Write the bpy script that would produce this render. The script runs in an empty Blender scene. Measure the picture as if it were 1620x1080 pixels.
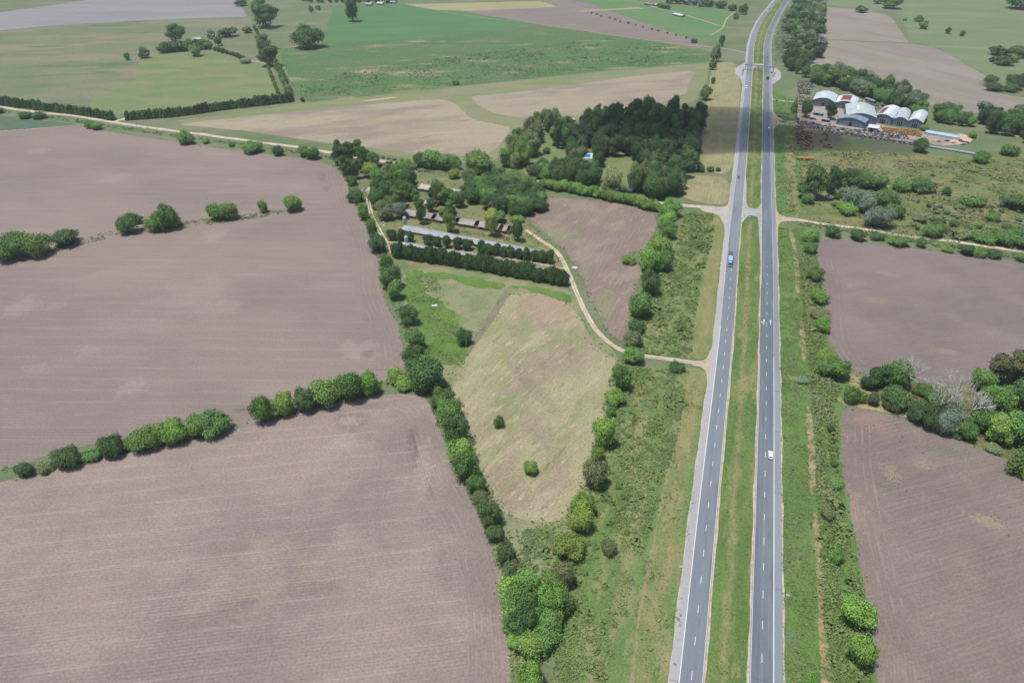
import bpy, math, random
import numpy as np
from mathutils import Vector
from mathutils.geometry import tessellate_polygon
R = math.radians
random.seed(7); RNG = np.random.default_rng(11)
SC = bpy.context.scene
COL = SC.collection

# ------------------------------------------------------------------ camera
H = 200.0; F = 1080.0; PITCH = math.atan2(720.0, 1080.0)
cam = bpy.data.cameras.new('camera'); cam.lens = 24; cam.sensor_width = 36
cam.clip_start = 1; cam.clip_end = 20000
camo = bpy.data.objects.new('camera', cam); COL.objects.link(camo)
camo.location = (0, 0, H); camo.rotation_euler = (math.pi/2 - PITCH, 0, 0)
SC.camera = camo
# ------------------------------------------------------------------ light
SUN_EL = R(75); SHX, SHY = 0.975, 0.22           # direction in which shadows fall
W = bpy.data.worlds.new('World'); SC.world = W; W.use_nodes = True
nt = W.node_tree; bg = nt.nodes['Background']
sky = nt.nodes.new('ShaderNodeTexSky'); sky.sky_type = 'NISHITA'; sky.sun_disc = False
sky.sun_elevation = SUN_EL; sky.sun_rotation = math.atan2(-SHX, -SHY)
sky.air_density = 1.0; sky.dust_density = 1.5
nt.links.new(sky.outputs[0], bg.inputs[0]); bg.inputs[1].default_value = 0.10
sl = bpy.data.lights.new('sun', 'SUN'); sl.energy = 3.6; sl.angle = R(0.6); sl.color = (1, .965, .91)
so = bpy.data.objects.new('sun', sl); COL.objects.link(so)
SUNV = Vector((SHX*math.cos(SUN_EL), SHY*math.cos(SUN_EL), -math.sin(SUN_EL)))
so.rotation_euler = SUNV.to_track_quat('-Z', 'Y').to_euler(); so.location = (0, 300, 900)
vs = SC.view_settings; vs.view_transform = 'Standard'; vs.look = 'None'; vs.exposure = 0.30; vs.gamma = 1
vs.use_curve_mapping = False
SC.cycles.max_bounces = 5; SC.cycles.volume_bounces = 0; SC.cycles.transparent_max_bounces = 6
SC.cycles.diffuse_bounces = 3

# ------------------------------------------------------------------ geometry of the view: a photo point on the ground
cp, sp = math.cos(PITCH), math.sin(PITCH)
def G(px, py, z=0.0):
    x = (px-810)/F; y = (540-py)/F
    dx, dy, dz = x, cp + y*sp, -sp + y*cp
    t = (H-z)/(-dz)
    return Vector((dx*t, dy*t, z))
def pxm(py, z=0.0):                                # photo pixels per metre at that row
    return (py+180)*cp/(H-z)
def ang(a, b):
    p, q = G(*a), G(*b); return math.atan2(q.y-p.y, q.x-p.x)

# ------------------------------------------------------------------ helpers
def lin(c): c /= 255.; return c/12.92 if c <= .04045 else ((c+.055)/1.055)**2.4
GAIN = 1.36
def C(r, g, b, k=1.0): return (lin(r)*k/GAIN, lin(g)*k/GAIN, lin(b)*k/GAIN, 1)
def tag(o, label=None, cat=None, group=None, kind=None):
    if label: o['label'] = label
    if cat: o['category'] = cat
    if group: o['group'] = group
    if kind: o['kind'] = kind
    return o
def mesh_obj(name, verts, faces, mat=None, parent=None, smooth=False, uv=None):
    me = bpy.data.meshes.new(name); me.from_pydata([tuple(v) for v in verts], [], faces)
    if mat is not None:
        for m in (mat if isinstance(mat, (list, tuple)) else [mat]): me.materials.append(m)
    if uv is not None:
        l = me.uv_layers.new(name='UVMap')
        vi = np.zeros(len(me.loops), np.int32); me.loops.foreach_get('vertex_index', vi)
        l.data.foreach_set('uv', np.array(uv, np.float32)[vi].ravel())
    if smooth: me.polygons.foreach_set('use_smooth', [True]*len(me.polygons))
    o = bpy.data.objects.new(name, me); COL.objects.link(o)
    if parent: o.parent = parent
    return o
def empty(name, loc, rz=0, sc=None):
    o = bpy.data.objects.new(name, None); COL.objects.link(o); o.empty_display_size = 1
    o.location = loc; o.rotation_euler = (0, 0, rz)
    if sc: o.scale = sc
    return o

# ------------------------------------------------------------------ node material builder
class NB:
    def __init__(s, name, rough=.95, spec=.15):
        s.m = bpy.data.materials.new(name); s.m.use_nodes = True; s.t = s.m.node_tree
        s.b = s.t.nodes['Principled BSDF']; s.b.inputs['Roughness'].default_value = rough
        s.b.inputs['Specular IOR Level'].default_value = spec
        s.tc = s.n('ShaderNodeTexCoord'); s.obj = s.tc.outputs['Object']; s.uv = s.tc.outputs['UV']
    def n(s, t): return s.t.nodes.new(t)
    def l(s, a, b):
        if isinstance(a, (int, float, tuple)):
            b.default_value = a[:3] if isinstance(a, tuple) and b.type == 'VECTOR' else a
        else: s.t.links.new(a, b)
    def math(s, op, a, b=0.0, c=None, clamp=False):
        n = s.n('ShaderNodeMath'); n.operation = op; n.use_clamp = clamp
        s.l(a, n.inputs[0]); s.l(b, n.inputs[1])
        if c is not None: s.l(c, n.inputs[2])
        return n.outputs[0]
    def mapr(s, v, lo, hi, a=0., b=1.):
        n = s.n('ShaderNodeMapRange'); n.clamp = True; n.interpolation_type = 'SMOOTHSTEP'
        s.l(v, n.inputs[0]); n.inputs[1].default_value = lo; n.inputs[2].default_value = hi
        n.inputs[3].default_value = a; n.inputs[4].default_value = b; return n.outputs[0]
    def vec(s, rot=0., sx=1., sy=1., off=(0, 0, 0), src=None):
        n = s.n('ShaderNodeMapping'); n.vector_type = 'POINT'
        n.inputs['Rotation'].default_value = (0, 0, -rot); s.l(src or s.obj, n.inputs[0])
        n.inputs['Location'].default_value = off
        m = s.n('ShaderNodeMapping'); m.inputs['Scale'].default_value = (sx, sy, 1); s.l(n.outputs[0], m.inputs[0])
        return m.outputs[0]
    def noise(s, size, detail=3, rough=.55, rot=0., stretch=1., off=0., src=None, dist=0.):
        n = s.n('ShaderNodeTexNoise'); n.inputs['Scale'].default_value = 1.0
        n.inputs['Detail'].default_value = detail; n.inputs['Roughness'].default_value = rough
        n.inputs['Distortion'].default_value = dist
        s.l(s.vec(rot, 1./(size*stretch), 1./size, (off*13.7, off*7.1, 0), src), n.inputs['Vector']); return n.outputs[0]
    def mix(s, a, b, f):
        n = s.n('ShaderNodeMix'); n.data_type = 'RGBA'; s.l(f, n.inputs[0]); s.l(a, n.inputs[6]); s.l(b, n.inputs[7]); return n.outputs[2]
    def stripes(s, angle, period, warp=0., wsize=30., sharp=(.5, 1.), src=None, axis=None):
        # bands running along the world direction `angle`
        if axis is None:
            sep = s.n('ShaderNodeSeparateXYZ'); s.l(s.vec(angle, 1, 1, src=src), sep.inputs[0]); u = sep.outputs[1]
        else:
            sep = s.n('ShaderNodeSeparateXYZ'); s.l(s.uv, sep.inputs[0]); u = sep.outputs[axis]
        if warp: u = s.math('ADD', u, s.math('MULTIPLY', s.math('SUBTRACT', s.noise(wsize, 1), .5), warp))
        w = s.math('SINE', s.math('MULTIPLY', u, 2*math.pi/period))
        return s.mapr(s.math('MULTIPLY_ADD', w, .5, .5), *sharp)
    def spot(s, px, py, rx, ry, rot=0., soft=.6):
        # elliptical worn place, radii in metres, centre given as a ground point
        c = G(px, py); n = s.n('ShaderNodeVectorMath'); n.operation = 'SUBTRACT'
        s.l(s.obj, n.inputs[0]); n.inputs[1].default_value = (c.x, c.y, 0)
        v = s.vec(rot, 1./rx, 1./ry, src=n.outputs[0])
        sep = s.n('ShaderNodeSeparateXYZ'); s.l(v, sep.inputs[0])
        d = s.math('SQRT', s.math('ADD', s.math('POWER', s.math('ABSOLUTE', sep.outputs[0]), 2.), s.math('POWER', s.math('ABSOLUTE', sep.outputs[1]), 2.)))
        d = s.math('ADD', d, s.math('MULTIPLY', s.math('SUBTRACT', s.noise(max(2., min(rx, ry)*.5), 3), .5), 2.2))
        return s.math('MULTIPLY', s.mapr(d, 1., 1.-soft, 0, 1), s.mapr(s.noise(1.6, 3, .7), .3, .6, .35, 1.))
    def out(s, col):
        s.l(col, s.b.inputs['Base Color']); return s.m

def ground(name, base, layers=(), stripes=(), spots=(), grain=.16, grain_size=.9, rough=.95):
    """layers: (colour, size, lo, hi, amount[, rot, stretch]); stripes: (colour, angle, period, amount, warp, sharp);
       spots: (colour, px, py, rx, ry, rot, amount)"""
    b = NB(name, rough); b.m['spec'] = 1; SPEC[name] = (base, layers, stripes, spots, grain, grain_size)
    return b.out(gcol(b, *SPEC[name]))
SPEC = {}
def gcol(b, base, layers=(), stripes=(), spots=(), grain=.16, grain_size=.9):
    col = base
    for i, L in enumerate(layers):
        c, size, lo, hi, am = L[:5]; rot = L[5] if len(L) > 5 else 0; st = L[6] if len(L) > 6 else 1
        f = b.math('MULTIPLY', b.mapr(b.noise(size, 5, .6, rot, st, off=i+1.), lo, hi), am)
        col = b.mix(col, c, f)
    for S in spots:
        c, px, py, rx, ry, rot, am = S
        f = b.math('MULTIPLY', b.spot(px, py, rx, ry, rot), am); col = b.mix(col, c, f)
    for i, S in enumerate(stripes):
        c, a, per, am, warp, sh = S
        f = b.stripes(a, per, warp, 40., sh)
        f = b.math('MULTIPLY', f, b.mapr(b.noise(6, 3, .7, a, 4., off=i+5.), .38, .62, .15, 1.))
        col = b.mix(col, c, b.math('MULTIPLY', f, am))
    if grain:
        g = b.mapr(b.noise(grain_size, 3, .75), .25, .75, 1.-grain, 1.+grain)
        h = b.n('ShaderNodeVectorMath'); h.operation = 'SCALE'; b.l(col, h.inputs[0]); b.l(g, h.inputs[3]); col = h.outputs[0]
    return col
def blend(name, under, over, lo, hi, soft, wob=3., wsize=5.):
    """one surface running from `under` at the rims to `over` along the middle of a ribbon (u = metres across)"""
    b = NB(name); A = gcol(b, *SPEC[under]); B = gcol(b, *SPEC[over]); sep = b.n('ShaderNodeSeparateXYZ'); b.l(b.uv, sep.inputs[0]); u = sep.outputs[0]
    u = b.math('ADD', u, b.math('MULTIPLY', b.math('SUBTRACT', b.noise(wsize, 4, .65), .5), wob))
    f = b.math('MULTIPLY', b.mapr(u, lo, lo+soft), b.mapr(u, hi-soft, hi, 1, 0))
    return b.out(b.mix(A, B, f))
def headland(name, under, period, hi, tone=.5, per2=1.1):
    b = NB(name); A = gcol(b, *SPEC[under]); sep = b.n('ShaderNodeSeparateXYZ'); b.l(b.uv, sep.inputs[0]); u = sep.outputs[0]
    base, ly, st, sp_, g, gs = SPEC[under]; B = gcol(b, base, ly, (), sp_, g, gs)
    f = b.mapr(b.math('ADD', u, b.math('MULTIPLY', b.math('SUBTRACT', b.noise(6, 3), .5), 4.)), hi-4.5, hi-1., 1, 0)
    B = b.mix(B, C(184, 171, 162), b.math('MULTIPLY', b.stripes(0, period, 1.4, 25, (.72, 1), axis=0), b.mapr(b.noise(10, 3), .42, .64, .0, .28)))
    B = b.mix(B, C(122, 112, 107), b.math('MULTIPLY', b.stripes(0, per2, .6, 14, (.5, 1), axis=0), b.mapr(b.noise(5, 3), .35, .65, .1, .4)))
    B = b.mix(B, C(98, 89, 85), b.math('MULTIPLY', b.mapr(b.noise(7, 5, .75), .64, .74), .55))
    return b.out(b.mix(A, B, f))

def plain(name, c, rough=.6, metal=0., var=.12, size=1.5):
    b = NB(name, rough, .4); b.b.inputs['Metallic'].default_value = metal
    g = b.mapr(b.noise(size, 4, .6), .3, .7, 1-var, 1+var)
    h = b.n('ShaderNodeVectorMath'); h.operation = 'SCALE'; b.l(c, h.inputs[0]); b.l(g, h.inputs[3])
    return b.out(h.outputs[0])

# ------------------------------------------------------------------ curves and sheets
def chaikin(pts, it=2, closed=True):
    for _ in range(it):
        out = []; n = len(pts)
        for i in range(n if closed else n-1):
            a, b = pts[i], pts[(i+1) % n]
            out += [a*.75+b*.25, a*.25+b*.75]
        if not closed: out = [pts[0]] + out + [pts[-1]]
        pts = out
    return pts
def resample(pts, step, closed=True):
    out = []; n = len(pts)
    for i in range(n if closed else n-1):
        a, b = pts[i], pts[(i+1) % n]; k = max(1, int((b-a).length/step))
        for j in range(k): out.append(a.lerp(b, j/k))
    if not closed: out.append(pts[-1])
    return out
def catmull(pts, step):
    out = []; P = [pts[0]*2-pts[1]] + list(pts) + [pts[-1]*2-pts[-2]]
    for i in range(1, len(P)-2):
        a, b, c, d = P[i-1], P[i], P[i+1], P[i+2]; k = max(1, int((c-b).length/step))
        for j in range(k):
            t = j/k; out.append(.5*((2*b)+(c-a)*t+(2*a-5*b+4*c-d)*t*t+(3*b-a-3*c+d)*t**3))
    out.append(P[-2]); return out
EDGES = {}; ZN_ = [0]
def sheet(name, px, z, mat, jag=.5, it=2, key=None):
    ZN_[0] += 1; z += (ZN_[0] % 14)*.003
    pts = [G(*p) for p in px]
    if it:
        q = []
        for i, a in enumerate(pts):
            b_ = pts[(i+1) % len(pts)]; L_ = (b_-a).length; k = min(.5, 14./max(L_, 1e-6)); q.append(a)
            if k < .45: q += [a.lerp(b_, k), a.lerp(b_, 1-k)]
        pts = chaikin(q, it)
    if jag:
        pts = resample(pts, 2.2)
        ph = [random.uniform(0, 6) for _ in range(4)]; s = 0; out = []; n = len(pts)
        for i, p in enumerate(pts):
            q = pts[(i+1) % n]; t = (q-pts[i-1]); s += (q-p).length
            if t.length == 0: continue
            nn = Vector((-t.y, t.x, 0)).normalized()
            a = .45*math.sin(s/7+ph[0])+.3*math.sin(s/3.1+ph[1])+.35*math.sin(s/17+ph[2])+random.uniform(-.5, .5)
            out.append(p+nn*a*jag)
        pts = out
    if key: EDGES[key] = pts
    pts = [Vector((p.x, p.y, z)) for p in pts]
    tri = tessellate_polygon([pts])
    def up(t):
        a, b, c = (pts[i] for i in t); return tuple(t) if (b-a).cross(c-a).z > 0 else (t[0], t[2], t[1])
    o = mesh_obj(name, pts, [up(t) for t in tri], mat); tag(o, kind='structure'); return o
def offset(line, d):
    out = []
    for i, p in enumerate(line):
        a = line[max(0, i-1)]; b = line[min(len(line)-1, i+1)]; t = (b-a).normalized()
        dd = d[i] if hasattr(d, '__len__') else d
        out.append(p+Vector((t.y, -t.x, 0))*dd)            # + is to the right of travel
    return out
def strip_geo(line, d0, d1, z, climb=.0):
    L = offset(line, d0); Rr = offset(line, d1); v = []; uv = []; s = 0
    for i in range(len(line)):
        if i: s += (line[i]-line[i-1]).length
        v += [(L[i].x, L[i].y, z+climb*i), (Rr[i].x, Rr[i].y, z+climb*i)]
        uv += [(d0 if not hasattr(d0, '__len__') else d0[i], s), (d1 if not hasattr(d1, '__len__') else d1[i], s)]
    f = [(2*i, 2*i+1, 2*i+3, 2*i+2) for i in range(len(line)-1)]
    return v, f, uv
def ribbon(name, line, d0, d1, z, mat, wob=0., taper=0):
    ZN_[0] += 1; z += (ZN_[0] % 5)*.003+.0015
    if wob:
        n = len(line); p = [random.uniform(0, 6) for _ in range(2)]
        d0 = [d0+wob*(math.sin(i*.7+p[0])*.5+random.uniform(-.5, .5)) for i in range(n)]
        d1 = [d1+wob*(math.sin(i*.6+p[1])*.5+random.uniform(-.5, .5)) for i in range(n)]
    v, f, uv = strip_geo(line, d0, d1, z, .0004)
    if taper:
        n = len(line)
        for i in range(n):
            k = min(1., min(i, n-1-i)/taper); k = k**.6; c = line[i]
            for j in (0, 1): p = v[2*i+j]; v[2*i+j] = (c.x+(p[0]-c.x)*k, c.y+(p[1]-c.y)*k, p[2])
    o = mesh_obj(name, v, f, mat, uv=uv); return tag(o, kind='structure')
def PL(px, step=4.): return catmull([G(*p) for p in px], step)

# ------------------------------------------------------------------ ground materials
mauve = C(146, 132, 126); mauve_d = C(127, 117, 113); mauve_l = C(164, 150, 141)
aA = ang((0, 880), (330, 845)); aB = ang((100, 452), (500, 456)); aS = ang((1350, 555), (1500, 533)); aT = ang((1400, 950), (1620, 885))
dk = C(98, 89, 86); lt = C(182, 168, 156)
M_A = ground('soil_tilled', C(156, 140, 130), [(C(128, 118, 114), 130, .46, .56, .6), (C(134, 122, 117), 50, .42, .62, .5), (C(169, 154, 143), 28, .5, .72, .5), (C(147, 147, 121), 35, .62, .78, .3), (C(121, 112, 107), 9, .6, .8, .35, aA, 3)],
    [(C(177, 163, 153), aA, 1.25, .36, 1.0, (.5, 1)), (C(125, 114, 109), aA, .8, .3, .8, (.5, 1)), (C(183, 170, 160), aA, 7.5, .26, 2.6, (.9, 1))],
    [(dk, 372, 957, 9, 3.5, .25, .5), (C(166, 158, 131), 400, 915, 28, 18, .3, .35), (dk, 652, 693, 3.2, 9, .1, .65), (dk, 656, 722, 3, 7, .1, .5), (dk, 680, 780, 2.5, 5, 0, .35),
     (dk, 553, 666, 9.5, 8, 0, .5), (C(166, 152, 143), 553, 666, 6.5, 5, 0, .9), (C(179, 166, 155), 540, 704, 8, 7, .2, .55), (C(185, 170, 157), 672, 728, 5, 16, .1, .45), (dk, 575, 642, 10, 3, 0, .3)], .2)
M_B = ground('soil_drilled', C(149, 133, 124), [(C(128, 119, 115), 90, .42, .62, .6, 0, 2), (C(165, 150, 141), 40, .55, .75, .5, 0, 3), (C(149, 142, 119), 45, .62, .8, .3), (C(119, 110, 106), 14, .6, .8, .3, aB, 4)],
    [(C(171, 157, 148), aB, 1.9, .3, 1.8, (.5, 1)), (C(121, 111, 107), aB, 1.5, .3, 1.0, (.5, 1)), (C(177, 164, 155), aB, 9, .18, 3, (.9, 1))],
    [(dk, 510, 280, 3.5, 16, .3, .5), (dk, 517, 298, 4, 7, .3, .6), (lt, 35, 485, 13, 14, .3, 0.33), (lt, 85, 485, 7, 8, 0, 0.26), (lt, 205, 615, 8, 9, 0, 0.33), (lt, 143, 555, 9, 6, 0, 0.26), (lt, 60, 582, 10, 6, 0, 0.26),
     (lt, 340, 372, 12, 14, 0, 0.29), (lt, 565, 553, 12, 12, 0, 0.33), (dk, 582, 560, 4, 6, .6, .5), (C(173, 158, 147), 300, 470, 30, 30, 0, .3), (lt, 60, 239, 14, 12, 0, 0.23), (lt, 182, 281, 14, 16, 0, 0.23), (lt, 355, 484, 12, 12, .3, 0.26),
     (C(129, 121, 95), 425, 332, 52, 4, 0, .55), (C(129, 121, 95), 300, 352, 22, 4, .3, .6), (dk, 385, 648, 6, 2.5, .2, .5)], .17)
M_S = ground('soil_tilled_dark', C(138, 124, 120), [(C(121, 110, 107), 60, .4, .62, .6), (C(156, 141, 133), 30, .55, .75, .45)],
    [(C(159, 146, 138), aS, 2.2, .38, 1.5, (.5, 1)), (C(113, 103, 100), aS, 1.3, .3, 1, (.5, 1))],
    [(C(150, 146, 105), 1388, 475, 9, 5, 0, .5), (C(165, 155, 130), 1403, 433, 8, 4, -.3, .4), (C(166, 150, 132), 1497, 556, 8, 4, -.3, .45), (dk, 1335, 585, 12, 2, -.4, .6)], .17)
M_T = ground('soil_weedy', C(139, 125, 117), [(C(119, 109, 104), 50, .4, .62, .55), (C(159, 142, 125), 26, .52, .74, .5), (C(98, 115, 84), 13, .62, .76, .55), (C(115, 123, 92), 50, .58, .72, .4)],
    [(C(159, 142, 133), aT, 2.0, .28, 1.5, (.5, 1)), (C(113, 104, 99), aT, 1.4, .3, 1, (.5, 1)), (C(165, 148, 139), aT, 7., .2, 2, (.9, 1))],
    [(C(160, 128, 112), 1380, 672, 14, 5, -.5, .55), (C(96, 118, 88), 1505, 715, 12, 5, -.1, .5), (C(172, 156, 126), 1408, 748, 5, 6, 0, .5), (C(172, 156, 126), 1460, 733, 6, 4, 0, .4), (C(176, 160, 124), 1562, 825, 8, 4, -.5, .5), (C(168, 150, 124), 1345, 800, 8, 20, 0, .4)], .2)
M_HA = headland('soil_headland_lower', 'soil_tilled', 2.6, 14)
M_HB = headland('soil_headland_upper', 'soil_drilled', 2.8, 13)
M_HS = headland('soil_headland_right', 'soil_tilled_dark', 3., 12)
M_HT = headland('soil_headland_low_right', 'soil_weedy', 3., 14)
gr = C(112, 128, 84)
M_BASE = ground('pasture_grass', C(112, 126, 90), [(C(140, 138, 112), 60, .46, .62, .6, .2, 2), (C(92, 116, 76), 35, .5, .66, .55, .1, 2), (C(128, 118, 96), 14, .56, .7, .4, .2, 3), (C(88, 106, 72), 5, .58, .7, .35)], grain=.2, grain_size=1.6)
M_PASTL = ground('pasture_dry', C(116, 128, 94), [(C(146, 136, 114), 70, .42, .58, .75, .1, 3), (C(84, 112, 76), 30, .56, .66, .7, .1, 4), (C(96, 120, 84), 40, .52, .66, .6, .1, 3), (C(134, 122, 104), 12, .55, .72, .45, .1, 4), (C(84, 102, 74), 7, .56, .7, .5, .1, 3)], grain=.24, grain_size=2.2)
M_PADDOCK = ground('paddock_grass', C(120, 136, 90), [(C(146, 140, 106), 30, .45, .62, .6, .1, 3), (C(98, 132, 76), 22, .52, .66, .6, .1, 3), (C(132, 122, 98), 9, .55, .72, .4, .1, 3)], grain=.16, grain_size=2)
M_GREEN = ground('crop_green', C(88, 127, 80), [(C(98, 136, 84), 40, .45, .62, .6, .1, 3), (C(116, 134, 100), 18, .58, .72, .5, .1, 4), (C(74, 122, 70), 12, .55, .7, .35, .1, 3)],
    [(C(76, 124, 72), .2, 9, .3, 2, (.6, 1))], grain=.1, grain_size=2)
M_ROUGH = ground('crop_weedy', C(92, 124, 74), [(C(116, 122, 92), 45, .45, .6, .5, .1, 3), (C(164, 150, 116), 30, .55, .66, .75, .05, 3), (C(58, 94, 58), 3.2, .52, .62, .75), (C(120, 136, 92), 6, .56, .7, .5), (C(176, 156, 122), 9, .62, .72, .6, .05, 3)],
    (), [(C(186, 166, 128), 585, 113, 20, 20, 0, .6), (C(190, 170, 140), 660, 66, 22, 10, 0, .6), (C(180, 158, 128), 760, 97, 25, 14, 0, .5), (C(184, 164, 128), 930, 76, 26, 10, 0, .5), (C(184, 160, 130), 1050, 76, 22, 9, 0, .55)], grain=.2, grain_size=2.)
M_STUB = ground('stubble_dry', C(168, 157, 134), [(C(142, 126, 118), 45, .45, .62, .7, .3, 3), (C(158, 156, 118), 22, .52, .66, .6, .3, 3), (C(182, 170, 150), 12, .55, .7, .5, .3, 4), (C(128, 114, 108), 11, .6, .72, .5, .3, 3)], grain=.16, grain_size=2.)
M_STUB2 = ground('stubble_far', C(164, 152, 132), [(C(140, 128, 118), 30, .48, .64, .7, .2, 3), (C(176, 164, 144), 14, .5, .7, .5, .2, 4), (C(146, 142, 112), 14, .6, .74, .5, .2, 3)], grain=.14, grain_size=2.)
M_STRIP = ground('headland_grass', C(140, 141, 108), [(C(120, 138, 88), 24, .45, .6, .7, .2, 3), (C(156, 150, 122), 20, .55, .7, .6, .2, 4)], grain=.15, grain_size=1.8)
M_INNER = ground('stubble_brown', C(140, 123, 114), [(C(158, 144, 128), 16, .46, .6, .6, .9, 2), (C(122, 130, 88), 22, .56, .7, .65, .9, 2), (C(118, 104, 98), 8, .56, .7, .6, .9, 3), (C(176, 164, 134), 4, .6, .7, .55, .9, 3)],
    [(C(160, 148, 128), ang((900, 420), (960, 330)), 3., .35, 2, (.6, 1))], [(C(122, 136, 94), 950, 340, 22, 10, 0, .35), (C(134, 142, 104), 870, 370, 26, 14, -.5, .7), (C(134, 140, 100), 950, 490, 9, 30, -.3, .6), (C(140, 142, 108), 925, 430, 5, 30, -.3, .6)], grain=.22, grain_size=1.2)
aN = ang((760, 600), (900, 480))
M_PALE = ground('stubble_pale', C(163, 157, 124), [(C(146, 132, 116), 26, .48, .62, .65, aN, 2), (C(140, 146, 100), 15, .5, .62, .7, aN, 2), (C(180, 168, 142), 7, .52, .66, .65, aN, 4), (C(122, 116, 100), 4, .56, .68, .55, aN, 4), (C(188, 178, 146), 2., .56, .68, .7, aN, 4), (C(176, 150, 132), 18, .6, .74, .6, aN, 2)],
    (), [(C(172, 146, 128), 868, 485, 20, 24, 0, .85), (C(124, 112, 106), 840, 610, 6, 30, .5, .45), (C(124, 112, 106), 860, 690, 8, 14, .5, .4), (C(104, 100, 92), 800, 590, 5, 16, -.7, .0), (C(128, 142, 92), 800, 635, 8, 7, 0, .5)], grain=.24, grain_size=.9)
M_PALE2 = ground('grass_mown', C(142, 146, 108), [(C(120, 134, 88), 12, .45, .6, .7), (C(158, 144, 118), 8, .5, .64, .6, aN, 2), (C(120, 116, 100), 5, .58, .7, .5)], grain=.22, grain_size=.9)
M_LUSH = ground('grass_lush', C(104, 134, 68), [(C(92, 124, 62), 14, .45, .6, .7), (C(122, 146, 72), 8, .52, .66, .6), (C(110, 118, 78), 10, .6, .72, .6)], grain=.24, grain_size=.9)
dH = ang((1120, 1000), (1210, 100))
M_VERGE = ground('verge_grass', C(114, 137, 80), [(C(92, 118, 64), 16, .44, .58, .65, dH, 3), (C(150, 143, 102), 10, .48, .61, .7, dH, 3), (C(162, 148, 112), 6, .55, .67, .65, dH, 4), (C(78, 104, 60), 3.5, .56, .68, .55), (C(128, 146, 106), 2., .56, .68, .5)], grain=.26, grain_size=.8)
M_VERGE_R = ground('verge_weeds', C(102, 131, 70), [(C(88, 120, 60), 14, .44, .58, .6, dH, 3), (C(130, 144, 84), 7, .54, .66, .55, dH, 2), (C(110, 128, 98), 9, .55, .66, .5), (C(70, 98, 54), 3., .56, .68, .5)], grain=.26, grain_size=.8)
M_MEDIAN = ground('median_grass', C(108, 130, 74), [(C(88, 115, 58), 12, .44, .58, .65, dH, 4), (C(146, 142, 96), 9, .52, .64, .7, dH, 4), (C(160, 144, 106), 5, .6, .7, .55, dH, 4), (C(74, 102, 52), 3., .58, .68, .5)], grain=.26, grain_size=.8)
M_BROWN = ground('grass_browned', C(144, 139, 96), [(C(122, 132, 84), 9, .44, .58, .75, dH, 3), (C(164, 148, 112), 6, .52, .64, .55, dH, 3), (C(104, 124, 70), 4, .56, .66, .5)], grain=.24, grain_size=.8)
M_SCRUB = ground('scrub_ground', C(116, 126, 80), [(C(148, 130, 96), 30, .48, .62, .7, -.1, 3), (C(96, 118, 66), 20, .52, .62, .7, -.1, 3), (C(146, 146, 100), 10, .52, .66, .5), (C(86, 104, 64), 6, .55, .66, .55)], grain=.22, grain_size=1.4)
M_RIDGE = ground('bare_earth', C(174, 152, 118), [(C(148, 138, 98), 4, .42, .58, .75), (C(116, 130, 80), 3, .5, .6, .9)], grain=.2)
M_YELLOW = ground('grass_cut', C(160, 152, 116), [(C(132, 138, 92), 16, .46, .62, .7), (C(176, 160, 128), 8, .5, .66, .5, dH, 4)], [(C(182, 170, 132), dH, 5.5, .5, .8, (.6, 1)), (C(120, 130, 84), dH, 5.5, .35, .8, (.0, .4))], grain=.16, grain_size=1.4)
M_GREY = ground('soil_pale_far', C(152, 147, 148), [(C(136, 132, 134), 60, .42, .62, .6, .1, 4), (C(164, 158, 158), 25, .55, .7, .5, .1, 4)], grain=.08, grain_size=3)
M_FARBROWN = ground('soil_far', C(142, 128, 122), [(C(128, 118, 114), 50, .42, .62, .6, .3, 3), (C(154, 142, 132), 25, .55, .7, .5, .3, 3)], [(C(152, 140, 132), -.75, 9, .3, 2, (.5, 1))], grain=.08, grain_size=3)
aV = ang((1330, 90), (1560, 130)) - .25
M_FALLOW = ground('soil_fallow', C(152, 142, 130), [(C(134, 126, 118), 50, .42, .6, .6, aV, 4), (C(130, 138, 110), 25, .52, .66, .55, aV, 5), (C(170, 158, 146), 14, .52, .7, .5, aV, 6)], [(C(166, 154, 142), aV, 9, .4, 2, (.5, 1))], grain=.1, grain_size=2.5)
M_TEAL = ground('crop_dark', C(92, 112, 88), [(C(104, 122, 96), 14, .45, .62, .5)], grain=.1, grain_size=2)
M_LAWN = ground('lawn', C(124, 138, 88), [(C(104, 124, 74), 10, .45, .6, .6), (C(152, 140, 108), 12, .55, .68, .6)], grain=.14)
M_PALEGRASS = ground('grass_pale', C(166, 160, 118), [(C(150, 150, 108), 24, .45, .6, .6, .1, 4)], grain=.1, grain_size=3)
M_FARGRN = ground('crop_far', C(98, 136, 84), [(C(118, 136, 96), 40, .45, .6, .6, -.5, 3), (C(84, 122, 72), 24, .52, .66, .5, -.5, 3)], [(C(112, 140, 92), -.6, 14, .35, 2, (.5, 1))], grain=.1, grain_size=3)
M_YARD = ground('yard_earth', C(176, 162, 152), [(C(134, 124, 112), 10, .45, .6, .6), (C(112, 116, 88), 8, .56, .68, .6), (C(186, 170, 158), 5, .55, .7, .5)], grain=.2)
M_DIRT = NB('dirt_road_surface'); b = M_DIRT
c = b.mix(C(214, 200, 182), C(188, 172, 152), b.mapr(b.noise(5, 4), .4, .65)); c = b.mix(c, C(168, 158, 132), b.math('MULTIPLY', b.mapr(b.noise(2., 3), .56, .7), .6)); M_DIRT = b.out(c)
M_DIRT2 = ground('track_gravel', C(190, 174, 152), [(C(160, 148, 118), 4, .45, .6, .5), (C(214, 200, 184), 3, .52, .66, .5)], grain=.12)
M_CENTRE = ground('track_grass', C(138, 138, 96), [(C(160, 150, 114), 3, .45, .6, .6)], grain=.2)

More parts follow.
